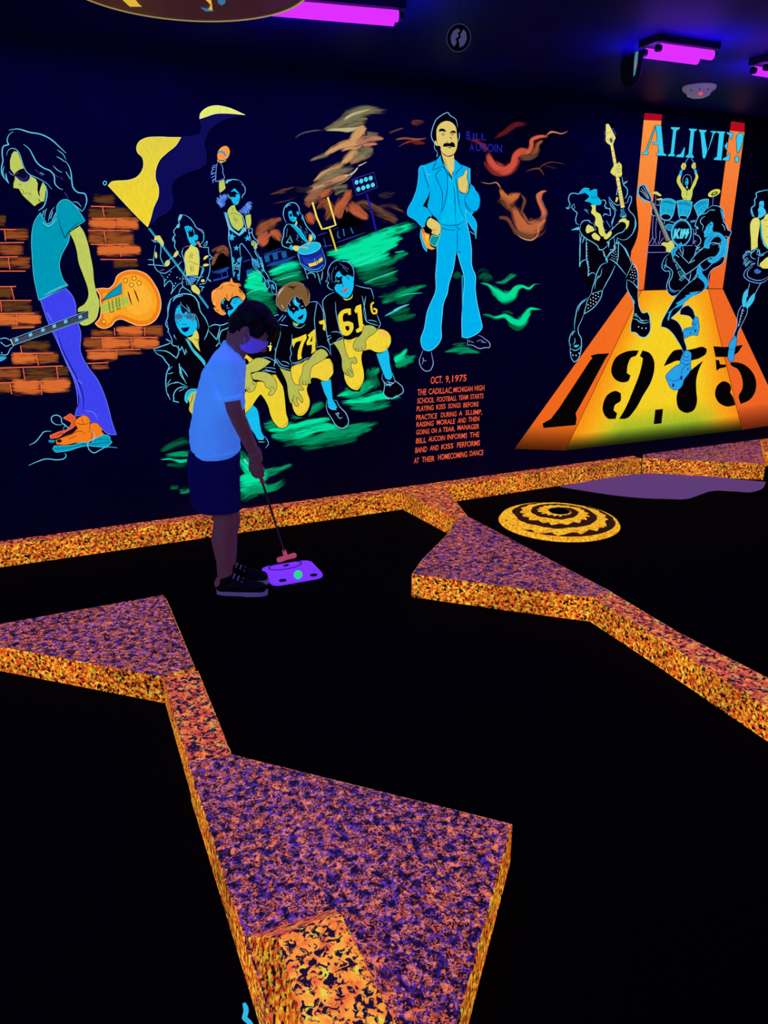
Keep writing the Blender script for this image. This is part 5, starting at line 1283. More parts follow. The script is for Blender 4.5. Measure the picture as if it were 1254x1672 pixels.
struct(slab('floor', wp(SL, 0), wp(SR_, 0), wp(SR_, 0, DEP), wp(SL, 0, DEP), Vector((0, 0, -1)), .1, M_FLOOR))
struct(slab('ceiling', wp(SL, CEIL), wp(SR_, CEIL), wp(SR_, CEIL, DEP), wp(SL, CEIL, DEP), Vector((0, 0, 1)), .1, M_CEIL))

# ---- course borders
def prism(name, top, h, label, z0=0.0, mt=None, ms=None, group=None, bev=.003, world=None):
    P_ = [on_z(x, y, h) for x, y in top] if world is None else [Vector((p.x, p.y, h)) for p in world]
    area = sum(P_[i].x * P_[(i + 1) % len(P_)].y - P_[(i + 1) % len(P_)].x * P_[i].y for i in range(len(P_)))
    if area < 0: P_.reverse()
    n = len(P_)
    c = sum((p for p in P_), Vector()) / n; c.z = z0
    V = [p.copy() for p in P_] + [Vector((p.x, p.y, z0)) for p in P_]
    F_ = [list(range(n)), list(range(2 * n - 1, n - 1, -1))] + [[i + n, (i + 1) % n + n, (i + 1) % n, i] for i in range(n)]
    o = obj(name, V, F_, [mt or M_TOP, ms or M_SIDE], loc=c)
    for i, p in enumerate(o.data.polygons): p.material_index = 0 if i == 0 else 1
    if bev:
        md = o.modifiers.new('edge', 'BEVEL'); md.width = bev; md.segments = 2; md.limit_method = 'ANGLE'; md.material = 1
    return tag(o, label, 'course border', group)

HA = .115
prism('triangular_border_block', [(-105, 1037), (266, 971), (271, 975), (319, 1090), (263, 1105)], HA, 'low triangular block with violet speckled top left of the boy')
prism('border_curb', [(266, 1108), (323.5, 1094.5), (380, 1234), (307, 1248)], HA - .004, 'short orange speckled curb joining the left triangular block to the big front block', mt=M_CURB)
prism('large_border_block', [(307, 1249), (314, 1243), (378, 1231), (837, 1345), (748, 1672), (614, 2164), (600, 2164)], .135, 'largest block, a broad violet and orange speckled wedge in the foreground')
# raised curb with sloping end standing on the large block
zb, zt = .137, .245
bl, br_ = on_z(401, 1529, zb), on_z(547, 1483, zb)
tl, tr = on_z(452, 1530, zt), on_z(556, 1490, zt)
tl2, tr2 = on_z(495, 1672, zt), on_z(648, 1672, zt)
bl2 = on_z(433, 1672, zb); br2 = on_z(655, 1672, zb)
def ext(a, b, k): return b + (b - a) * k
k = .75
V = [bl, br_, ext(br_, br2, k), ext(bl, bl2, k), tl, tr, ext(tr, tr2, k), ext(tl, tl2, k)]
le = on_z(444, 1672, .135)
V[3] = ext(bl, le, k) ; V[3].z = zb
V[2] = Vector((V[6].x + .012, V[6].y, zb))
c = sum(V, Vector()) / 8; c.z = zb
o = obj('raised_border_curb', V, [(4, 5, 6, 7), (3, 2, 1, 0), (0, 1, 5, 4), (1, 2, 6, 5), (2, 3, 7, 6), (3, 0, 4, 7)], [M_TALL, M_SIDE, M_CURB], loc=c)
for i, p in enumerate(o.data.polygons): p.material_index = [0, 1, 2, 1, 1, 1][i]
bm = bmesh.new(); bm.from_mesh(o.data); bmesh.ops.recalc_face_normals(bm, faces=bm.faces); bm.to_mesh(o.data); bm.free()
md = o.modifiers.new('edge', 'BEVEL'); md.width = .008; md.segments = 2
tag(o, 'bright orange and yellow speckled raised curb on top of the large front block', 'course border')

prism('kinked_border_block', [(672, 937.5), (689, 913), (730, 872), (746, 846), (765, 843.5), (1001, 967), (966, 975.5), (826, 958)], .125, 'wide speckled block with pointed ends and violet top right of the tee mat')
FCURB = (lambda: prism('border_curb', None, .123, 'short orange curb from the wall to the wide block right of the tee mat', mt=M_CURB, world=[fb + WN * .004, fb + (fc - fb) * .152 + WN * .004, on_z(763, 841.5, .123), on_z(743, 846.5, .123)]))
prism('border_curb', [(967, 976), (1001, 968), (1110, 1033), (1073, 1041)], .124, 'orange speckled curb leading right from the pointed end of the wide middle block', mt=M_CURB)
prism('border_curb', [(1074, 1041.5), (1111, 1033.5), (1254, 1106), (1500, 1231), (1500, 1301), (1254, 1156)], .124, 'long orange speckled curb running off the right edge of the frame', mt=M_CURB)
# curb along the mural wall
fa = on_z(0, 927, 0); fb = on_z(657, 832, 0); fc = on_z(1046, 773.5, 0)
def wfoot(p): return wp((p - wp(0, 0)).dot(WD), 0, .002)
fl = fa + (fa - fb) * .55
prism('border_curb', None, .125, 'long orange speckled curb along the wall below the guitarist and football murals', mt=M_CURB, world=[fl, fb, wfoot(fb), wfoot(fl)])
fb2 = fb + (fc - fb).normalized() * .003
prism('border_curb', None, .125, 'orange speckled curb along the wall below the painted caption and the 1975 ramp', mt=M_CURB, world=[fb2, fc, wfoot(fc), wfoot(fb2)])
q = [on_z(1051, 748, .127), on_z(1250, 758, .127), on_z(1241, 717, .127), on_z(1038, 738, .127)]
q0 = [q[0], q[1], q[2], wfoot(q[2]), wfoot(q[0])]
def clampw(p):
    n = (p - wp(0, 0)).dot(WN)
    return p + WN * (.004 - n) if n < .004 else p
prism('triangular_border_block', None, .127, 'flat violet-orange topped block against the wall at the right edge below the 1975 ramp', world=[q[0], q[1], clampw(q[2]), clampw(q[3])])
r0 = clampw(q[2]) + WD * .004
prism('border_curb', None, .125, 'yellow speckled curb on the wall in the far right corner of the photo', mt=M_CURB, world=[r0, r0 + WD * 1.8, r0 + WD * 1.8 + WN * .22, q[1].lerp(r0, .45) + WD * .01])

FCURB()
# violet patch of turf
def smoothpoly(s): return crom([tuple(float(a) for a in p.split(',')) for p in s.split()], True, 5, 50)
pv = [on_z(850 + x / 3.104, 690 + y / 3.104, .006) for x, y in smoothpoly("200,322 620,258 1243,300 1232,325 1190,345 1080,345 960,345 910,362 850,382 740,383 640,380 500,368 340,345")]
c = sum(pv, Vector()) / len(pv)
tri = tessellate_polygon([pv])
M_TURF = noisy('violet_turf', C(60, 40, 70), C(80, 50, 90), 40, .95, .05, C(96, 62, 120), .85)
n = len(pv)
o = obj('violet_turf_patch', pv + [Vector((p.x, p.y, 0)) for p in pv], [list(t) for t in tri] + [[i, (i + 1) % n, (i + 1) % n + n, i + n] for i in range(n)], M_TURF, loc=(c.x, c.y, 0))
tag(o, 'flat violet turf patch with a wavy edge in front of the far right block', 'turf patch')

# domed hole cover with flame rings
def flame_mat():
    m, n, l = newmat('flame_ring_paint')
    out = n.new('ShaderNodeOutputMaterial'); em = n.new('ShaderNodeEmission')
    tc = n.new('ShaderNodeTexCoord'); sp = n.new('ShaderNodeSeparateXYZ'); l.new(tc.outputs['Object'], sp.inputs[0])
    def M(op, a, b=None):
        x = n.new('ShaderNodeMath'); x.operation = op
        for i, v in enumerate((a, b)):
            if v is None: continue
            if isinstance(v, (int, float)): x.inputs[i].default_value = v
            else: l.new(v, x.inputs[i])
        return x.outputs[0]
    r = M('SQRT', M('ADD', M('MULTIPLY', sp.outputs[0], sp.outputs[0]), M('MULTIPLY', sp.outputs[1], sp.outputs[1])))
    th = M('ARCTAN2', sp.outputs[1], sp.outputs[0])
    # saw-tooth flames running round the rings
    sw = M('FRACT', M('ADD', M('MULTIPLY', th, 20 / (2 * math.pi)), M('MULTIPLY', r, 22.0)))
    nz = n.new('ShaderNodeTexNoise'); nz.inputs['Scale'].default_value = 9; l.new(tc.outputs['Object'], nz.inputs['Vector'])
    ph = M('ADD', M('MULTIPLY', r, 1 / .118), M('MULTIPLY', th, 1 / (2 * math.pi)))
    ph = M('ADD', ph, M('MULTIPLY', M('SUBTRACT', nz.outputs['Fac'], .5), .45))
    fr = M('FRACT', ph)
    edge = M('ADD', .44, M('MULTIPLY', sw, .22))
    lit = M('LESS_THAN', fr, edge)
    rim = M('GREATER_THAN', r, .355)
    lit = M('MAXIMUM', lit, rim)
    n2 = n.new('ShaderNodeTexNoise'); n2.inputs['Scale'].default_value = 60; n2.inputs['Detail'].default_value = 3; l.new(tc.outputs['Object'], n2.inputs['Vector'])
    rp = n.new('ShaderNodeValToRGB'); rp.color_ramp.elements[0].position = .35; rp.color_ramp.elements[0].color = C(222, 120, 24)
    rp.color_ramp.elements[1].position = .6; rp.color_ramp.elements[1].color = C(250, 200, 50); l.new(n2.outputs['Fac'], rp.inputs[0])
    mx = n.new('ShaderNodeMix'); mx.data_type = 'RGBA'; mx.inputs[6].default_value = C(46, 22, 18); l.new(rp.outputs[0], mx.inputs[7]); l.new(lit, mx.inputs[0])
    l.new(mx.outputs[2], em.inputs[0]); l.new(em.outputs[0], out.inputs[0])
    return m
dc = on_z(912, 852, 0)
R_ = (on_z(1009, 852, 0) - dc).x
prof = [(R_, 0), (R_ * .97, .018), (R_ * .8, .04), (R_ * .5, .062), (R_ * .25, .074), (R_ * .17, .072)]
hole = [(R_ * .17, .072), (R_ * .15, .03), (0.001, .028)]
def lathe(prof, c, ns=64):
    V = []; Fq = []
    for r, z in prof:
        for i in range(ns):
            a = 2 * math.pi * i / ns
            V.append(Vector((c.x + r * math.cos(a), c.y + r * math.sin(a), c.z + z)))
    for j in range(len(prof) - 1):
        for i in range(ns):
            Fq.append((j * ns + i, j * ns + (i + 1) % ns, (j + 1) * ns + (i + 1) % ns, (j + 1) * ns + i))
    return V, Fq
e = empty('hole_mound', dc, 'round domed mound painted with yellow flame rings around a dark cup', 'golf obstacle')
V, Fq = lathe(prof, dc); obj('mound', V, Fq, flame_mat(), e, True)
M_BLACK = principled('black_cup', C(4, 3, 8), .8)
V, Fq = lathe(hole, dc, 32); obj('cup', V, Fq, M_BLACK, e, True)

# tee mat
def rounded(px, k=.22, n=6):
    out = []
    m = len(px)
    for i in range(m):
        a, b, c = Vector(px[i - 1]), Vector(px[i]), Vector(px[(i + 1) % m])
        p0 = b.lerp(a, k); p1 = b.lerp(c, k)
        for j in range(n + 1):
            t = j / n
            out.append(tuple(p0 * (1 - t) ** 2 + b * 2 * t * (1 - t) + p1 * t * t))
    return out
def vxy(s): return [(290 + float(p.split(',')[0]) / 4.644, 720 + float(p.split(',')[1]) / 4.644) for p in s.split()]
M_MAT = noisy('violet_rubber', C(105, 45, 205), C(118, 55, 215), 60, .6, .3, C(120, 44, 245), 1.0)
M_DARK = principled('dark_violet_ink', C(14, 6, 50), .7)
rp_ = rounded(vxy("625,958 1000,898 1118,1022 722,1092"), .2)
def plate(name, px, z1, z0, mat, parent=None, label=None):
    t = [on_z(x, y, z1) for x, y in px]; n = len(t)
    tri = tessellate_polygon([t])
    V = t + [Vector((p.x, p.y, z0)) for p in t]
    Fq = [list(q) for q in tri] + [[i, (i + 1) % n, (i + 1) % n + n, i + n] for i in range(n)]
    o = obj(name, V, Fq, mat, parent)
    if label: o['label'] = label
    return o
c = on_z(478, 932, 0)
e = empty('tee_mat', c, 'glowing violet rubber tee mat on the black carpet beside the boy', 'mat')
plate('mat', rp_, .012, .0, M_MAT, e)
for x, y in [(797, 1057), (1032, 1016)]:
    plate('tee_hole', vxy(' '.join('%f,%f' % p for p in circ(x, y, 30, 12, -5))), .0128, .012, M_DARK, e)
def ringplate(name, cx, cy, rx, ry, rot, w, z, mat, parent):
    a = vxy(' '.join('%f,%f' % p for p in circ(cx, cy, rx, ry, rot, 40))); b = vxy(' '.join('%f,%f' % p for p in circ(cx, cy, rx - w * 1.6, ry - w, rot, 40)))
    V = [on_z(x, y, z) for x, y in a] + [on_z(x, y, z) for x, y in b]
    return obj(name, V, [(i, (i + 1) % 40, (i + 1) % 40 + 40, i + 40) for i in range(40)], mat, parent)
ringplate('printed_ring', 815, 945, 130, 30, -9, 6, .0128, M_DARK, e)
ringplate('printed_ring', 822, 943, 24, 9, -9, 5, .0128, M_DARK, e)
plate('printed_mark', vxy("815,938 838,936 836,943 826,943 834,950 812,952"), .0128, .012, M_DARK, e)

# golf ball
bc = on_z(487, 944.5, .012)
M_BALL = noisy('glowing_golf_ball', C(40, 200, 120), C(50, 210, 130), 20, .4, .4, C(30, 235, 130), .8)
bm = bmesh.new(); bmesh.ops.create_icosphere(bm, subdivisions=4, radius=.0225)
V = []
for v in bm.verts:
    n_ = v.co.normalized()
    V.append(v.co.copy())
gold = math.pi * (3 - math.sqrt(5)); dm = [Vector((math.sqrt(1 - (1 - 2 * (i + .5) / 150) ** 2) * math.cos(gold * i), math.sqrt(1 - (1 - 2 * (i + .5) / 150) ** 2) * math.sin(gold * i), 1 - 2 * (i + .5) / 150)) for i in range(150)]
for v in bm.verts:
    d = min((v.co.normalized() - q).length for q in dm)
    if d < .11: v.co *= 1 - .03 * (1 - (d / .11) ** 2)
V = [v.co + bc + Vector((0, 0, .0222)) for v in bm.verts]; Fq = [[v.index for v in f.verts] for f in bm.faces]; bm.free()
o = obj('golf_ball', V, Fq, M_BALL, None, True, loc=bc); tag(o, 'small glowing green golf ball resting on the violet tee mat', 'ball')

# glowing squiggle painted on the carpet
sq = crom([(330 + x / 4.18, 1460 + y / 4.18) for x, y in [(286, 742), (300, 790), (288, 845), (325, 880), (345, 940), (330, 1000)]], False)
V = []
for i, p in enumerate(sq):
    a = Vector(sq[max(i - 1, 0)]); b = Vector(sq[min(i + 1, len(sq) - 1)]); d = (b - a).normalized()
    w = 4.2 * (.6 + .4 * min(1, i / 3))
    for s in (-1, 1): V.append(on_z(p[0] - d.y * w * s, p[1] + d.x * w * s, .003))
c = sum(V, Vector()) / len(V)
o = obj('carpet_squiggle', V, [(2 * i, 2 * i + 1, 2 * i + 3, 2 * i + 2) for i in range(len(sq) - 1)],
        noisy('glowing_blue_carpet_yarn', C(20, 120, 160), C(30, 150, 190), 200, .9, .1, C(50, 185, 225), .9), loc=(c.x, c.y, .0))
tag(o, 'pale blue glowing squiggle in the black carpet left of the raised curb', 'carpet mark')

# electrical outlet on the 1975 ramp
M_OUT = principled('black_outlet_plastic', C(16, 14, 14), .5)
ou = on_wall(1074, 680, 0)
e = empty('electrical_outlet', ou, 'small black electrical outlet on the wall at the foot of the painted 1975 ramp', 'outlet')
box_at('cover_plate', 1074, 680, .072, .115, .012, M_OUT, e, .012)
box_at('socket', 1074, 675, .03, .03, .003, principled('grey_socket', C(40, 36, 34), .6), e, .0245)
box_at('socket', 1073.5, 686, .03, .03, .003, principled('grey_socket', C(40, 36, 34), .6), e, .0245)

# ---- ceiling things
def glow(name, col, s):
    m, n, l = newmat(name); o_ = n.new('ShaderNodeOutputMaterial'); e_ = n.new('ShaderNodeEmission')
    e_.inputs[0].default_value = col; e_.inputs[1].default_value = s; l.new(e_.outputs[0], o_.inputs[0]); return m
M_TUBE = glow('violet_black_light_tube', C(200, 40, 255), 1.3)
M_HOUS = principled('dark_metal_housing', C(40, 34, 60), .5, .4, metal=.5)
def cyl(a, b, r, ns=16, r2=None, caps=True):
    a, b = Vector(a), Vector(b); d = (b - a).normalized()
    u = d.orthogonal().normalized(); w = d.cross(u); r2 = r if r2 is None else r2
    V = [a + (u * math.cos(t) + w * math.sin(t)) * r for t in [2 * math.pi * i / ns for i in range(ns)]] + [b + (u * math.cos(t) + w * math.sin(t)) * r2 for t in [2 * math.pi * i / ns for i in range(ns)]]
    Fq = [(i, (i + 1) % ns, (i + 1) % ns + ns, i + ns) for i in range(ns)]
    if caps: Fq += [list(range(ns - 1, -1, -1)), list(range(ns, 2 * ns))]
    return V, Fq
LAMPS = []
def black_light(pa, pb, label, gap=.055, half=None, ex=0.0):
    z = CEIL - .055
    a, b = on_z(*pa, z), on_z(*pb, z)
    d = (b - a).normalized(); b = b + d * ex
    sd = Vector((-d.y, d.x, 0))
    c = (a + b) / 2
    e = empty('black_light_fixture', Vector((c.x, c.y, CEIL)), label, 'light', 'violet black-light fixtures on the ceiling')
    hw = gap / 2 + .022
    q = [a - sd * hw - d * .03, a + sd * hw - d * .03, b + sd * hw + d * .03, b - sd * hw + d * .03]
    V = [Vector((p.x, p.y, CEIL - .001)) for p in q] + [Vector((p.x, p.y, CEIL - .03)) for p in q]
    obj('housing', V, [(0, 1, 2, 3), (7, 6, 5, 4), (0, 4, 5, 1), (1, 5, 6, 2), (2, 6, 7, 3), (3, 7, 4, 0)], M_HOUS, e)
    for s in (-1, 1):
        V, Fq = cyl(a + sd * s * gap / 2, b + sd * s * gap / 2, .022)
        obj('tube', V, Fq, M_TUBE, e, True)
        for p, dd in ((a, d), (b, -d)):
            V, Fq = cyl(p + sd * s * gap / 2 - dd * .02, p + sd * s * gap / 2 + dd * .012, .017)
            obj('end_cap', V, Fq, M_HOUS, e, True)
    LAMPS.append((c, d, (b - a).length))
black_light((440, 12), (646, 30), 'longest violet black-light tubes at the top of the photo beside the hanging disc', .06)
black_light((1066, 83), (1150, 94), 'violet black-light tubes above the painted word ALIVE!', .10)
black_light((1243, 113), (1262, 116), 'violet black-light tubes cut off by the right edge of the photo', .08, ex=.6)

# hanging decorated disc, top left
M_DSC = noisy('dark_red_disc_paint', C(70, 14, 30), C(90, 24, 40), 8, .5, .4, C(62, 10, 26), .6)
M_RIM = principled('pale_disc_rim', C(180, 160, 110), .5, .3, C(190, 170, 90), .55)
zd = CEIL - .16
dcn = on_z(302, -26, zd); rr = (on_z(505, -26, zd) - on_z(302, -26, zd)).x
e = empty('hanging_disc', dcn, 'large dark red round disc with yellow marks hanging flat under the ceiling at top left', 'ceiling decoration')
V, Fq = lathe([(.001, 0), (rr * .985, 0), (rr * .985, .02), (.001, .02)], dcn, 72); obj('disc', V, Fq, M_DSC, e)
V, Fq = lathe([(rr * .985, -.003), (rr, -.003), (rr, .023), (rr * .985, .023), (rr * .985, -.003)], dcn, 72); obj('rim', V, Fq, M_RIM, e)
for a_ in (0, 2.1, 4.2):
    p = dcn + Vector((math.cos(a_) * rr * .8, math.sin(a_) * rr * .8, .02)); V, Fq = cyl(p, Vector((p.x, p.y, CEIL)), .003, 6); obj('wire', V, Fq, M_HOUS, e)
M_YM = glow('yellow_disc_mark', C(225, 180, 60), 1.0); M_BM = glow('blue_disc_mark', C(60, 110, 160), 1.0)
for mm, s in [(M_YM, "200,0 220,-2 226,6 232,11 212,11"), (M_YM, "336,0 344,-4 346,8 347,17 340,16 344,8"), (M_BM, "355,-2 368,-1 368,5 362,9 356,5"), (M_BM, "327,12 340,14 350,18 336,19"), (M_YM, "255,-14 275,-16 280,-6 262,-5")]:
    px = [tuple(float(a) for a in p.split(',')) for p in s.split()]
    V = [on_z(x, y, zd - .004) for x, y in px]
    obj('painted_mark', V, [list(range(len(V)))], mm, e)

# small emblem disc hanging face-on
M_EMB = glow('dim_emblem_paint', C(66, 62, 108), 1.0); M_EMD = principled('emblem_black', C(8, 6, 20), .6)
def face_disc(name, px, py, Y, rpx, label, marks, tilt=0.0, ring=True, fill=.78):
    c = on_y(px, py, Y); r = rpx * (on_y(px + 1, py, Y) - c).length
    f = (c - CAM).normalized(); u = f.cross(Vector((0, 0, 1))).normalized(); v = u.cross(f).normalized()
    f2 = (f * math.cos(tilt) + u * math.sin(tilt)); u = (u * math.cos(tilt) - f * math.sin(tilt)); f = f2
    e = empty(name, c, label, 'ceiling decoration')
    ns = 48
    def D(rad, off): return [c - f * off + (u * math.cos(t) + v * math.sin(t)) * rad for t in [2 * math.pi * i / ns for i in range(ns)]]
    a, b = D(r, 0), D(r, -.006)
    obj('disc', a + b, [list(range(ns)), list(range(2 * ns - 1, ns - 1, -1))] + [(i, i + ns, (i + 1) % ns + ns, (i + 1) % ns) for i in range(ns)], M_EMD, e)
    if ring:
        a, b = D(r * .99, .001), D(r * .95, .001); obj('ring', a + b, [(i, (i + 1) % ns, (i + 1) % ns + ns, i + ns) for i in range(ns)], M_EMB, e)
    for mat, q in marks:
        V = [c - f * .002 + u * x * r + v * y * r for x, y in q]
        obj('mark', V, [list(t) for t in tessellate_polygon([[Vector((x, y, 0)) for x, y in q]])], mat, e)
    p = c + v * r * .95; V, Fq = cyl(p, Vector((p.x, p.y, CEIL)), .0008, 6); obj('wire', V, Fq, M_HOUS, e)
    return e
h1 = [(-.1, .68), (-.45, .5), (-.66, .1), (-.6, -.35), (-.35, -.6), (-.15, -.3), (-.25, -.05), (.0, .1), (-.08, .35), (.12, .5)]
h2 = [(.1, -.68), (.45, -.5), (.66, -.1), (.6, .35), (.38, .6), (.22, .4), (.1, .2), (.2, .05), (-.02, -.1), (.05, -.35)]
face_disc('hanging_emblem_disc', 749, 62, 3.6, 20, 'small round dim grey emblem disc split by a black zigzag, hanging near the ceiling', [(M_EMB, h1), (M_EMB, h2)])
M_PIC = glow('disc_print_blue', C(70, 130, 160), 1.0); M_PIO = glow('disc_print_orange', C(200, 90, 60), 1.0)
face_disc('hanging_tilted_disc', 1030, 108, 4.6, 31, 'small tilted dark disc with a pale blue and orange stripe hanging near ALIVE!',
          [(M_PIC, [(.35, .85), (.62, .72), (.62, .1), (.5, -.4), (.36, -.5), (.3, .2)]), (M_PIO, [(.42, .5), (.55, .4), (.55, -.1), (.42, -.1)])], tilt=math.radians(58), ring=False)

# smoke detector
zc = on_z(1141, 150, CEIL - .03)
zc = Vector((zc.x, zc.y, CEIL))
n_in = (zc - wp(0, 0)).dot(WN)
e = empty('smoke_detector', zc, 'white round smoke detector with a red light on the ceiling above the word ALIVE!', 'smoke detector')
M_SM = principled('white_detector_plastic', C(150, 145, 155), .5, .3, C(92, 84, 108), .8)
rs = 26 * (on_y(1142, 150, zc.y) - on_y(1141, 150, zc.y)).length
V, Fq = lathe([(.001, 0), (rs, 0), (rs, -.012), (rs * .92, -.024), (rs * .72, -.036), (rs * .68, -.05), (rs * .4, -.062), (.001, -.064)], zc, 40); obj('housing', V, Fq, M_SM, e, True)
V, Fq = lathe([(.001, 0), (.012, 0), (.012, -.01), (.001, -.012)], zc + Vector((-.01, -rs * .6, -.046)), 12); obj('indicator_light', V, Fq, glow('red_indicator', C(255, 60, 70), 1.5), e, True)
M_SMD = principled('detector_slot', C(70, 64, 84), .6)
for i in range(10):
    a_ = 2 * math.pi * i / 10; p = zc + Vector((math.cos(a_) * rs * .8, math.sin(a_) * rs * .8, -.032))
    V, Fq = cyl(p, p + Vector((math.cos(a_) * .008, math.sin(a_) * .008, .006)), .003, 8); obj('vent_slot', V, Fq, M_SMD, e)
# ============================================================ THE BOY
foot = on_z(390, 966, 0); YB = foot.y
def bp(x, y, dy=0.0): return on_y(x, y, YB + dy)
class Vol:
    """closed shapes gathered in one mesh and fused by a voxel remesh"""
    def __init__(s): s.v = []; s.f = []
    def _add(s, V, Fq):
        b = len(s.v); s.v += V; s.f += [[b + i for i in f] for f in Fq]
    def cap(s, a, b, r0, r1, ns=20):
        a, b = Vector(a), Vector(b); d = (b - a)
        if d.length < 1e-6: d = Vector((0, 0, 1e-5))
        dn = d.normalized(); u = dn.orthogonal().normalized(); w = dn.cross(u)
        prof = []
        for k in range(5): t = math.pi / 2 * k / 5; prof.append((-math.cos(t) * r0, math.sin(t) * r0))
        prof = [(p, q) for p, q in prof]
        seq = [(a + dn * p, q) for p, q in prof] + [(a, r0), (b, r1)] + [(b + dn * math.sin(math.pi / 2 * k / 5) * r1, math.cos(math.pi / 2 * k / 5) * r1) for k in range(1, 6)]
        V = []; Fq = []
        for c, q in seq:
            q = max(q, 1e-4)
            for i in range(ns): t = 2 * math.pi * i / ns; V.append(c + (u * math.cos(t) + w * math.sin(t)) * q)
        m = len(seq)
        for j in range(m - 1):
            for i in range(ns): Fq.append([j * ns + i, j * ns + (i + 1) % ns, (j + 1) * ns + (i + 1) % ns, (j + 1) * ns + i])
        Fq.append(list(range(ns - 1, -1, -1))); Fq.append([(m - 1) * ns + i for i in range(ns)])
        s._add(V, Fq)
    def chain(s, pts_, rs):
        for i in range(len(pts_) - 1): s.cap(pts_[i], pts_[i + 1], rs[i], rs[i + 1])
    def ell(s, c, rx, ry, rz, ax=(Vector((1, 0, 0)), Vector((0, 1, 0)), Vector((0, 0, 1))), ns=24, nr=14):
        V = []; Fq = []
        for j in range(nr + 1):
            p = math.pi * j / nr; sz = max(math.sin(p), 1e-3)
            for i in range(ns):
                t = 2 * math.pi * i / ns
                V.append(Vector(c) + ax[0] * rx * sz * math.cos(t) + ax[1] * ry * sz * math.sin(t) + ax[2] * rz * math.cos(p))
        for j in range(nr):
            for i in range(ns): Fq.append([j * ns + i, (j + 1) * ns + i, (j + 1) * ns + (i + 1) % ns, j * ns + (i + 1) % ns])
        Fq.append([i for i in range(ns)]); Fq.append([nr * ns + i for i in range(ns - 1, -1, -1)])
        s._add(V, Fq)
    def loft(s, rings, ns=36, pw=2.3):
        """rings: (centre, half depth x, half width y, half-height tilt)"""
        V = []; Fq = []
        for c, a, b, tl in rings:
            for i in range(ns):
                t = 2 * math.pi * i / ns; ct_, st_ = math.cos(t), math.sin(t)
                x = math.copysign(abs(ct_) ** (2 / pw), ct_); y = math.copysign(abs(st_) ** (2 / pw), st_)
                V.append(Vector(c) + Vector((a * x, b * y, tl * x)))
        m = len(rings)
        for j in range(m - 1):
            for i in range(ns): Fq.append([j * ns + i, j * ns + (i + 1) % ns, (j + 1) * ns + (i + 1) % ns, (j + 1) * ns + i])
        Fq.append(list(range(ns - 1, -1, -1))); Fq.append([(m - 1) * ns + i for i in range(ns)])
        s._add(V, Fq)
    def make(s, name, mat, parent, vox=.005, sm=4, label=None, disp=None):
        o = obj(name, s.v, s.f, mat, parent)
        bm = bmesh.new(); bm.from_mesh(o.data); bmesh.ops.recalc_face_normals(bm, faces=bm.faces); bm.to_mesh(o.data); bm.free()
        md = o.modifiers.new('fuse', 'REMESH'); md.mode = 'VOXEL'; md.voxel_size = vox; md.use_smooth_shade = True
        if disp:
            tx = bpy.data.textures.new(name + '_folds', 'CLOUDS'); tx.noise_scale = disp[0]; tx.noise_depth = 2
            dm_ = o.modifiers.new('folds', 'DISPLACE'); dm_.texture = tx; dm_.strength = disp[1]; dm_.mid_level = .5; dm_.texture_coords = 'LOCAL'
        if sm:
            ms = o.modifiers.new('soft', 'SMOOTH'); ms.iterations = sm; ms.factor = .5
        if label: o['label'] = label
        return o

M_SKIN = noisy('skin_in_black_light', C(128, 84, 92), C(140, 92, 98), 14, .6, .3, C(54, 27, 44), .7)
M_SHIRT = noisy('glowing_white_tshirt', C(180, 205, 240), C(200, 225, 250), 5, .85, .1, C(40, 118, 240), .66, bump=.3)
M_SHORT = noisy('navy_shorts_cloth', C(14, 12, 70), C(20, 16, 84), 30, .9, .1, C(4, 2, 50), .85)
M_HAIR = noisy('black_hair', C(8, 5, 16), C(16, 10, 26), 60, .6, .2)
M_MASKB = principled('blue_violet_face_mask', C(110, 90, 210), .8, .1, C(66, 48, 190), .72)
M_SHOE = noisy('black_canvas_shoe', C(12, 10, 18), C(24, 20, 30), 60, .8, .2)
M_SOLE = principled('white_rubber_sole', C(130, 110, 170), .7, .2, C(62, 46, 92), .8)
boy = empty('person', Vector((foot.x - .05, YB + .06, 0)), 'child in a glowing blue-white T-shirt, dark shorts and face mask bending over a putter', 'person')

yf = on_z(385, 950, 0).y - YB        # the far foot stands a little behind
DN, DF = -.02, yf
# head frame
TT = math.radians(46)
hc = bp(411, 537, .07)
hu = Vector((math.sin(TT), 0, math.cos(TT))); hf = Vector((math.cos(TT), -.05, -math.sin(TT))).normalized(); hs = hu.cross(hf).normalized()
def hp(f, s, u): return hc + hf * f + hs * s + hu * u
HX = (hf, hs, hu)
sN = bp(369, 600, -.09); eN = bp(382, 668, -.11); wN = bp(412, 737, .0)
sF = bp(372, 600, .23); eF = bp(385, 672, .20); wF = bp(412, 728, .09)
# putter line
ph = on_z(467.5, 911, .028)
hand_c = bp(421, 764, .05)
pd = (ph - hand_c).normalized()
top_g = hand_c - pd * .13
body = Vol()
# torso, pelvis (inside the clothes)
body.loft([(bp(352, 772, .07), .08, .11, 0), (bp(352, 742, .07), .085, .115, 0), (bp(352, 715, .07), .082, .115, 0), (bp(356, 680, .07), .08, .115, 0), (bp(362, 640, .07), .085, .13, 0), (bp(366, 605, .07), .08, .14, 0), (bp(372, 585, .07), .06, .10, 0)])
body.chain([bp(373, 590, .07), bp(385, 572, .07), hp(-.035, 0, -.055)], [.062, .052, .05])
body.ell(hp(-.012, 0, .018), .088, .072, .088, HX); body.ell(hp(.02, 0, -.03), .066, .062, .085, HX); body.ell(hp(.03, 0, -.085), .04, .042, .03, HX)
body.ell(hp(.05, 0, .03), .045, .055, .04, HX)
body.chain([hp(.082, 0, .002), hp(.106, 0, -.028)], [.008, .0135]); body.ell(hp(.1, .012, -.032), .009, .008, .007, HX); body.ell(hp(.1, -.012, -.032), .009, .008, .007, HX)
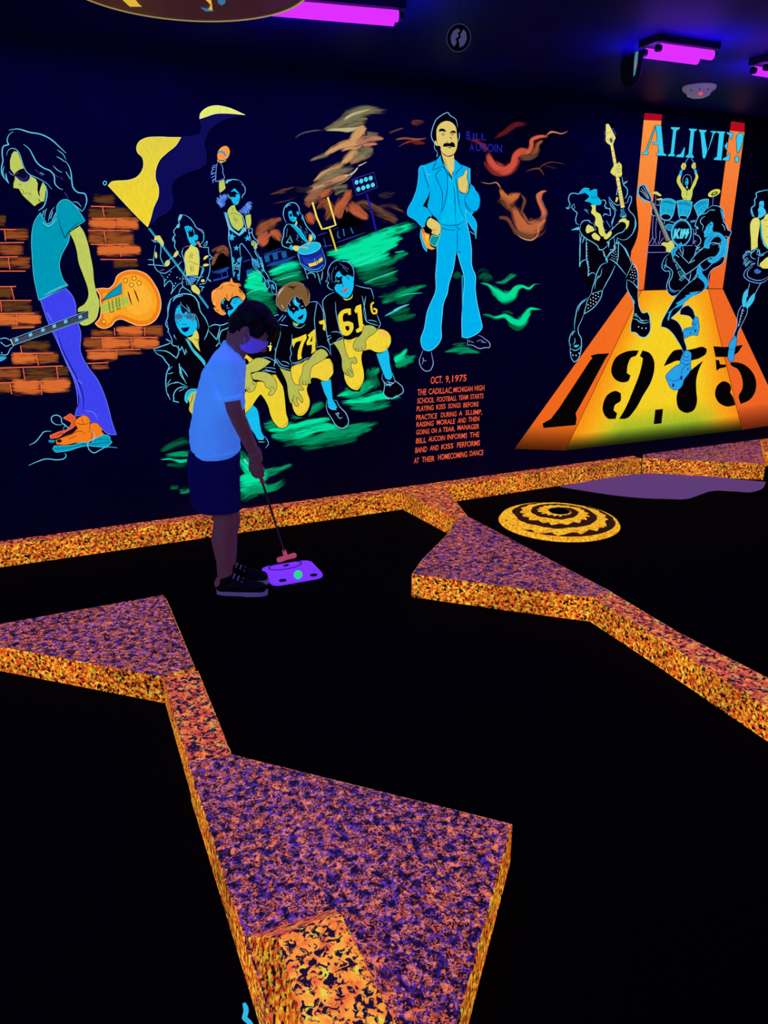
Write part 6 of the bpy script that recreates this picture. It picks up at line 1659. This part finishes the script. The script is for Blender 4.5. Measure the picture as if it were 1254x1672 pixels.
body.ell(hp(.079, 0, -.062), .012, .025, .007, HX); body.ell(hp(.077, 0, -.072), .012, .022, .007, HX)
for s in (-1, 1):
    body.ell(hp(-.008, s * .078, -.02), .019, .012, .03, HX); body.ell(hp(.0, s * .066, -.012), .018, .01, .022, HX)
    body.ell(hp(.072, s * .03, .012), .012, .02, .005, HX); body.ell(hp(.066, s * .031, -.002), .014, .015, .01, HX)
for s_, e_, w_ in ((sN, eN, wN), (sF, eF, wF)):
    m_ = e_.lerp(w_, .3)
    body.chain([s_, e_, m_, w_], [.043, .036, .036, .024])
# legs
hN, kN, aN = bp(355, 776, .01), bp(367, 852, DN - .01), bp(367, 944, DN)
hF, kF, aF = bp(358, 776, .15), bp(376, 848, DF - .02), bp(372, 930, DF)
for h_, k_, a_ in ((hN, kN, aN), (hF, kF, aF)):
    c1 = k_.lerp(a_, .3) + Vector((-.014, 0, 0))
    body.chain([h_, h_.lerp(k_, .5), k_, c1, k_.lerp(a_, .7), a_], [.066, .064, .053, .054, .042, .036])
    f0 = Vector((a_.x - .02, a_.y, .055)); f1 = Vector((a_.x + .12, a_.y, .045))
    body.chain([a_, f0, f1], [.036, .035, .028])
# hands: palm beside the grip, fingers wrapped round it, thumb along the shaft
ga = Vector((0, 0, 1)) - pd * Vector((0, 0, 1)).dot(pd)
gx = pd.cross(Vector((0, 1, 0))).normalized(); gy = pd.cross(gx).normalized()
def around(t, ang, r): return top_g + pd * t + (gx * math.cos(ang) + gy * math.sin(ang)) * r
def hand(t0, wrist, a_palm, sgn):
    pc = around(t0 + .035, a_palm, .032)
    ax = (pd, (pc - (top_g + pd * (t0 + .035))).normalized(), pd.cross((pc - (top_g + pd * (t0 + .035))).normalized()).normalized())
    body.ell(pc, .044, .015, .034, ax)
    body.cap(wrist, pc.lerp(wrist, .15), .023, .021)
    for i in range(4):
        t = t0 + .006 + i * .0195; L = [.95, 1.05, 1.0, .82][i]
        a0 = a_palm + sgn * .85
        P5 = [around(t, a_palm + sgn * .55, .036)] + [around(t + .001 * j, a0 + sgn * L * 1.05 * j, [.034, .0265, .0245, .024][j]) for j in range(4)]
        body.chain(P5, [.0088, .0085, .008, .0075, .0068])
    a0 = a_palm - sgn * .8
    body.chain([around(t0 + .005, a_palm - sgn * .4, .034), around(t0 + .03, a0, .032), around(t0 + .062, a0 - sgn * .35, .026), around(t0 + .085, a0 - sgn * .4, .0225)], [.0125, .0105, .0095, .008])
aim = lambda w: math.atan2((w - top_g).dot(gy), (w - top_g).dot(gx))
hand(.02, wF, aim(wF) + .2, 1)
hand(.105, wN, aim(wN) - .2, -1)
body.make('body', M_SKIN, boy, .0036, 3)

# clothing
sh = Vol()
def ring(y, x0, x1, w, tilt=0.0, dy=.07):
    a, b = bp(x0, y, dy), bp(x1, y, dy)
    return ((a + b) / 2, (b - a).length / 2, w, tilt)
sh.loft([ring(737, 319, 388, .150), ring(730, 314, 391, .156), ring(715, 312, 391, .156), ring(700, 311.5, 391, .155), ring(686, 315, 393, .152), ring(660, 319, 397, .152), ring(640, 323.5, 398, .158), ring(620, 328, 399, .168), ring(604, 333, 399, .178),
         ring(590, 341, 397, .170), ring(579, 350, 394, .140), ring(570, 360, 390, .095, -.01), ring(562, 366, 386, .07, -.02)], pw=2.25)
for s_, e_ in ((sN, eN), (sF, eF)):
    q = s_ + (e_ - s_) * .56
    sh.cap(s_, q, .062, .050); sh.cap(s_, s_.lerp(Vector((s_.x, YB + .07, s_.z)), .5), .06, .07)
shirt_o = sh.make('tshirt', M_SHIRT, boy, .0055, 3, 'glowing blue-white T-shirt', (.075, .022))
hem = Vol()
hem.loft([ring(741, 319, 389, .153), ring(737.5, 316.5, 390.5, .158), ring(733.5, 314, 392, .160), ring(731, 314.5, 391.5, .157)], pw=2.25)
hem_o = hem.make('hem', M_SHIRT, boy, .004, 1)
so = Vol()
so.loft([ring(834, 324, 393, .085, 0, -.03), ring(815, 314, 392.5, .09, 0, -.02), ring(790, 309, 391, .095, 0, -.01), ring(765, 306, 391, .10, 0, 0), ring(745, 308, 391, .10, 0, .02)])
so.loft([ring(829, 314, 388, .085, 0, .17), ring(810, 312, 388, .09, 0, .165), ring(780, 308, 389, .095, 0, .15), ring(745, 309, 390, .10, 0, .13)])
so.loft([ring(775, 307.5, 391, .14), ring(750, 307.5, 391, .152), ring(733, 311, 390, .15), ring(718, 316, 388, .14)])
so.make('shorts', M_SHORT, boy, .006, 3, 'dark navy shorts', (.12, .012))
for s_, e_ in ((sN, eN), (sF, eF)):
    dq = (e_ - s_).normalized(); q = s_ + (e_ - s_) * .56 + dq * .042
    sv = Vol(); sv.cap(q - dq * .010, q + dq * .002, .0505, .0505, 28)
    for v in sv.v:
        h = (v - q).dot(dq); v -= dq * (h - max(-.016, min(.004, h)))
    sv.make('sleeve_hem', M_SHIRT, boy, .004, 1)
# hair
ha = Vol()
ha.ell(hp(-.018, 0, .032), .097, .085, .094, HX); ha.ell(hp(-.062, 0, -.005), .05, .07, .072, HX); ha.ell(hp(.045, 0, .085), .06, .066, .03, HX)
ha.ell(hp(.075, 0, .062), .03, .058, .034, HX); ha.ell(hp(-.05, 0, -.06), .035, .055, .03, HX)
for s in (-1, 1): ha.ell(hp(.035, s * .066, .03), .028, .012, .035, HX); ha.chain([hp(.02, s * .068, .02), hp(.024, s * .066, -.012)], [.009, .005])
for i in range(9):
    s = (i - 4) / 4 * .052
    ha.chain([hp(.075, s, .085), hp(.104 - abs(s) * .25, s, .055), hp(.107 - abs(s) * .35, s * 1.05, .022)], [.016, .011, .004])
ha.make('hair', M_HAIR, boy, .004, 2, 'short black hair', (.02, .008))
# face mask: cupped sheet over nose and chin
V = []; NU, NV = 18, 12
for j in range(NV + 1):
    v = j / NV
    for i in range(NU + 1):
        u = -1 + 2 * i / NU; a = u * 1.15
        zz = .004 - .105 * v
        rf = .094 + .016 * math.exp(-((v - .28) / .22) ** 2) * math.exp(-(u / .35) ** 2) - .028 * max(0, v - .6) / .4
        if v > .85: rf -= .02 * (v - .85) / .15
        up = .012 * (1 - abs(u)) ** 2 if v < .2 else 0
        V.append(hp(rf * math.cos(a) * .98 - .002 + .001 * math.sin(v * 34), math.sin(a) * (.076 - .012 * v), zz * (1 - .38 * abs(u) ** 2) - .018 * abs(u) ** 2 + up * (1 - v * 4)))
Fq = [(j * (NU + 1) + i, j * (NU + 1) + i + 1, (j + 1) * (NU + 1) + i + 1, (j + 1) * (NU + 1) + i) for j in range(NV) for i in range(NU)]
o = obj('face_mask', V, Fq, M_MASKB, boy, True); o.modifiers.new('thick', 'SOLIDIFY').thickness = .003
o['label'] = 'blue-violet face mask'
for s in (-1, 1):
    for du in (.0, -.05):
        st_ = Vol(); st_.chain([hp(.038, s * .0735, -.022 + du * .8), hp(.01, s * .082, -.012 + du * .5), hp(-.02, s * .079, .012 + du * .3)], [.0016] * 3)
        st_o = obj('ear_loop', st_.v, st_.f, M_MASKB, o)
# eyes
M_EYE = principled('dim_eye', C(90, 80, 110), .3, .5); M_PUP = principled('dark_iris', C(10, 6, 10), .2)
for s in (-1, 1):
    ev = Vol(); ev.ell(hp(.071, s * .031, .0), .011, .012, .008, HX, 16, 10); obj('eye', ev.v, ev.f, M_EYE, boy, True)
# shoes
for a_, tx, ty in ((aN, 438, 966), (aF, 421, 948)):
    y_ = a_.y
    sv = Vol()
    heel = Vector((a_.x - .045, y_, 0)); toe = Vector((heel.x + .262, y_ - .015, 0))
    def sp(t, z, dy=0): p = heel.lerp(toe, t); return Vector((p.x, p.y + dy, z))
    sv.chain([sp(.13, .045), sp(.45, .045), sp(.86, .035)], [.038, .04, .031]); sv.chain([sp(.14, .05), sp(.2, .085)], [.036, .038]); sv.chain([sp(.3, .075), sp(.62, .05)], [.032, .03])
    for v in sv.v: v.z = max(v.z, .014)
    so_ = sv.make('shoe', M_SHOE, boy, .004, 3, 'black canvas shoe with a pale sole')
    n_ = 40; out_ = []
    for i in range(n_):
        t = 2 * math.pi * i / n_; x = .5 + .5 * math.cos(t); w = .042 * (1 - .12 * (math.cos(t) < 0)) * abs(math.sin(t)) ** .6 * math.copysign(1, math.sin(t))
        w *= 1 - .12 * math.exp(-((x - .42) / .15) ** 2)
        p = heel.lerp(toe, x); out_.append(Vector((p.x, p.y + w, 0)))
    V = [p + Vector((0, 0, .001)) for p in out_] + [p + Vector((0, 0, .022)) for p in out_]
    so2 = obj('sole', V, [list(range(n_ - 1, -1, -1)), list(range(n_, 2 * n_))] + [(i, (i + 1) % n_, (i + 1) % n_ + n_, i + n_) for i in range(n_)], M_SOLE, so_)
    for i in range(4):
        t = .36 + i * .08; z = .108 - i * .0105
        lv = Vol(); lv.chain([sp(t, z - .012, -.024), sp(t + .015, z, 0), sp(t, z - .012, .024)], [.0032] * 3)
        obj('lace', lv.v, lv.f, M_SOLE, so_, True)

# ---- putter, held in both hands
M_SHAFT = principled('dark_steel_shaft', C(90, 70, 90), .3, .6, C(20, 12, 26), .5, metal=.8)
M_GRIP = principled('red_rubber_grip', C(150, 30, 60), .6, .3, C(120, 16, 46), .5)
M_PHEAD = principled('pink_rubber_putter_head', C(220, 110, 110), .6, .3, C(170, 66, 86), .75)
pt = empty('putter', ph, 'slim putter with a pink rubber head held over the tee mat', 'putter')
V, Fq = cyl(top_g - pd * .01, top_g + pd * .235, .0125, 20, .010); obj('grip', V, Fq, M_GRIP, pt, True)
V, Fq = cyl(top_g + pd * .235, ph, .0062, 16, .005); obj('shaft', V, Fq, M_SHAFT, pt, True)
V, Fq = cyl(ph - pd * .062, ph - pd * .0, .011, 16, .013); obj('hosel', V, Fq, M_PHEAD, pt, True, )
hd = Vol()
pa, pb = on_z(456, 914, .030), on_z(480, 907, .030)
hd.chain([pa, ph.lerp((pa + pb) / 2, .8), pb], [.016, .013, .016]); 
dv = (pb - pa).normalized(); hd.ell((pa + pb) / 2, .052, .014, .013, (dv, Vector((-dv.y, dv.x, 0)), Vector((0, 0, 1))))
for v in hd.v: v.z = max(v.z, .0145)
hd.make('putter_head', M_PHEAD, pt, .003, 3)
# ============================================================ LIGHT AND CAMERA
w = bpy.data.worlds.new('dark_room'); w.use_nodes = True; SC.world = w
w.node_tree.nodes['Background'].inputs[0].default_value = C(10, 6, 30); w.node_tree.nodes['Background'].inputs[1].default_value = .05
def area(name, loc, tgt, sx, sy, col, e):
    l = bpy.data.lights.new(name, 'AREA'); l.shape = 'RECTANGLE'; l.size = sx; l.size_y = sy; l.energy = e; l.color = col
    o = bpy.data.objects.new(name, l); COL.objects.link(o); o.location = loc
    o.rotation_euler = (Vector(tgt) - Vector(loc)).to_track_quat('-Z', 'Y').to_euler()
    return o
VIO = (.22, .07, 1.0)
for c, d, L in LAMPS:
    p = Vector((c.x, c.y, CEIL - .09))
    o = area('black_light_and_fill_glow', p, p - Vector((0, 0, 1)), max(L, .4), .12, VIO, 5)
    o.rotation_euler = (0, 0, math.atan2(d.y, d.x))
    o = area('black_light_and_fill_glow', p + Vector((0, 0, -.10)), p + Vector((0, 0, 1)), max(L, .4), .2, (.20, .05, 1.0), 4.5)
for s, n_ in ((-1.5, 2.6), (1.5, 3.2), (4.0, 2.8), (0.5, 5.2)):
    p = wp(s, CEIL - .05, n_)
    o = area('black_light_and_fill_glow', p, p - Vector((0, 0, 1)), 1.2, .15, VIO, 7)
    o.rotation_euler = (0, 0, math.atan2(WD.y, WD.x))
for s in (-1.6, -.2, 1.2, 3.4):  # added lights with no fixture, brighten the top of the mural wall
    p = wp(s, CEIL - .03, .35)
    o = area('wall_wash_glow', p, p - Vector((0, 0, 1)), 1.2, .05, (.08, .02, 1.0), 3.0); o.rotation_euler = (0, 0, math.atan2(WD.y, WD.x))
# added blue fill light at upper left, gives the shirt its shading
area('black_light_and_fill_glow', (-2.2, .6, 2.2), bp(350, 640), .9, .5, (.08, .42, 1.0), 26)
cam = bpy.data.cameras.new('camera'); co = bpy.data.objects.new('camera', cam); COL.objects.link(co)
cam.sensor_fit = 'HORIZONTAL'; cam.sensor_width = 36.0; cam.lens = F / IW * 36.0
cam.clip_start = .02; cam.clip_end = 60
co.location = CAM; co.rotation_euler = (math.pi / 2 - TH, 0, 0)
SC.camera = co
print('CEIL', CEIL, 'W0', W0, 'YB', YB)
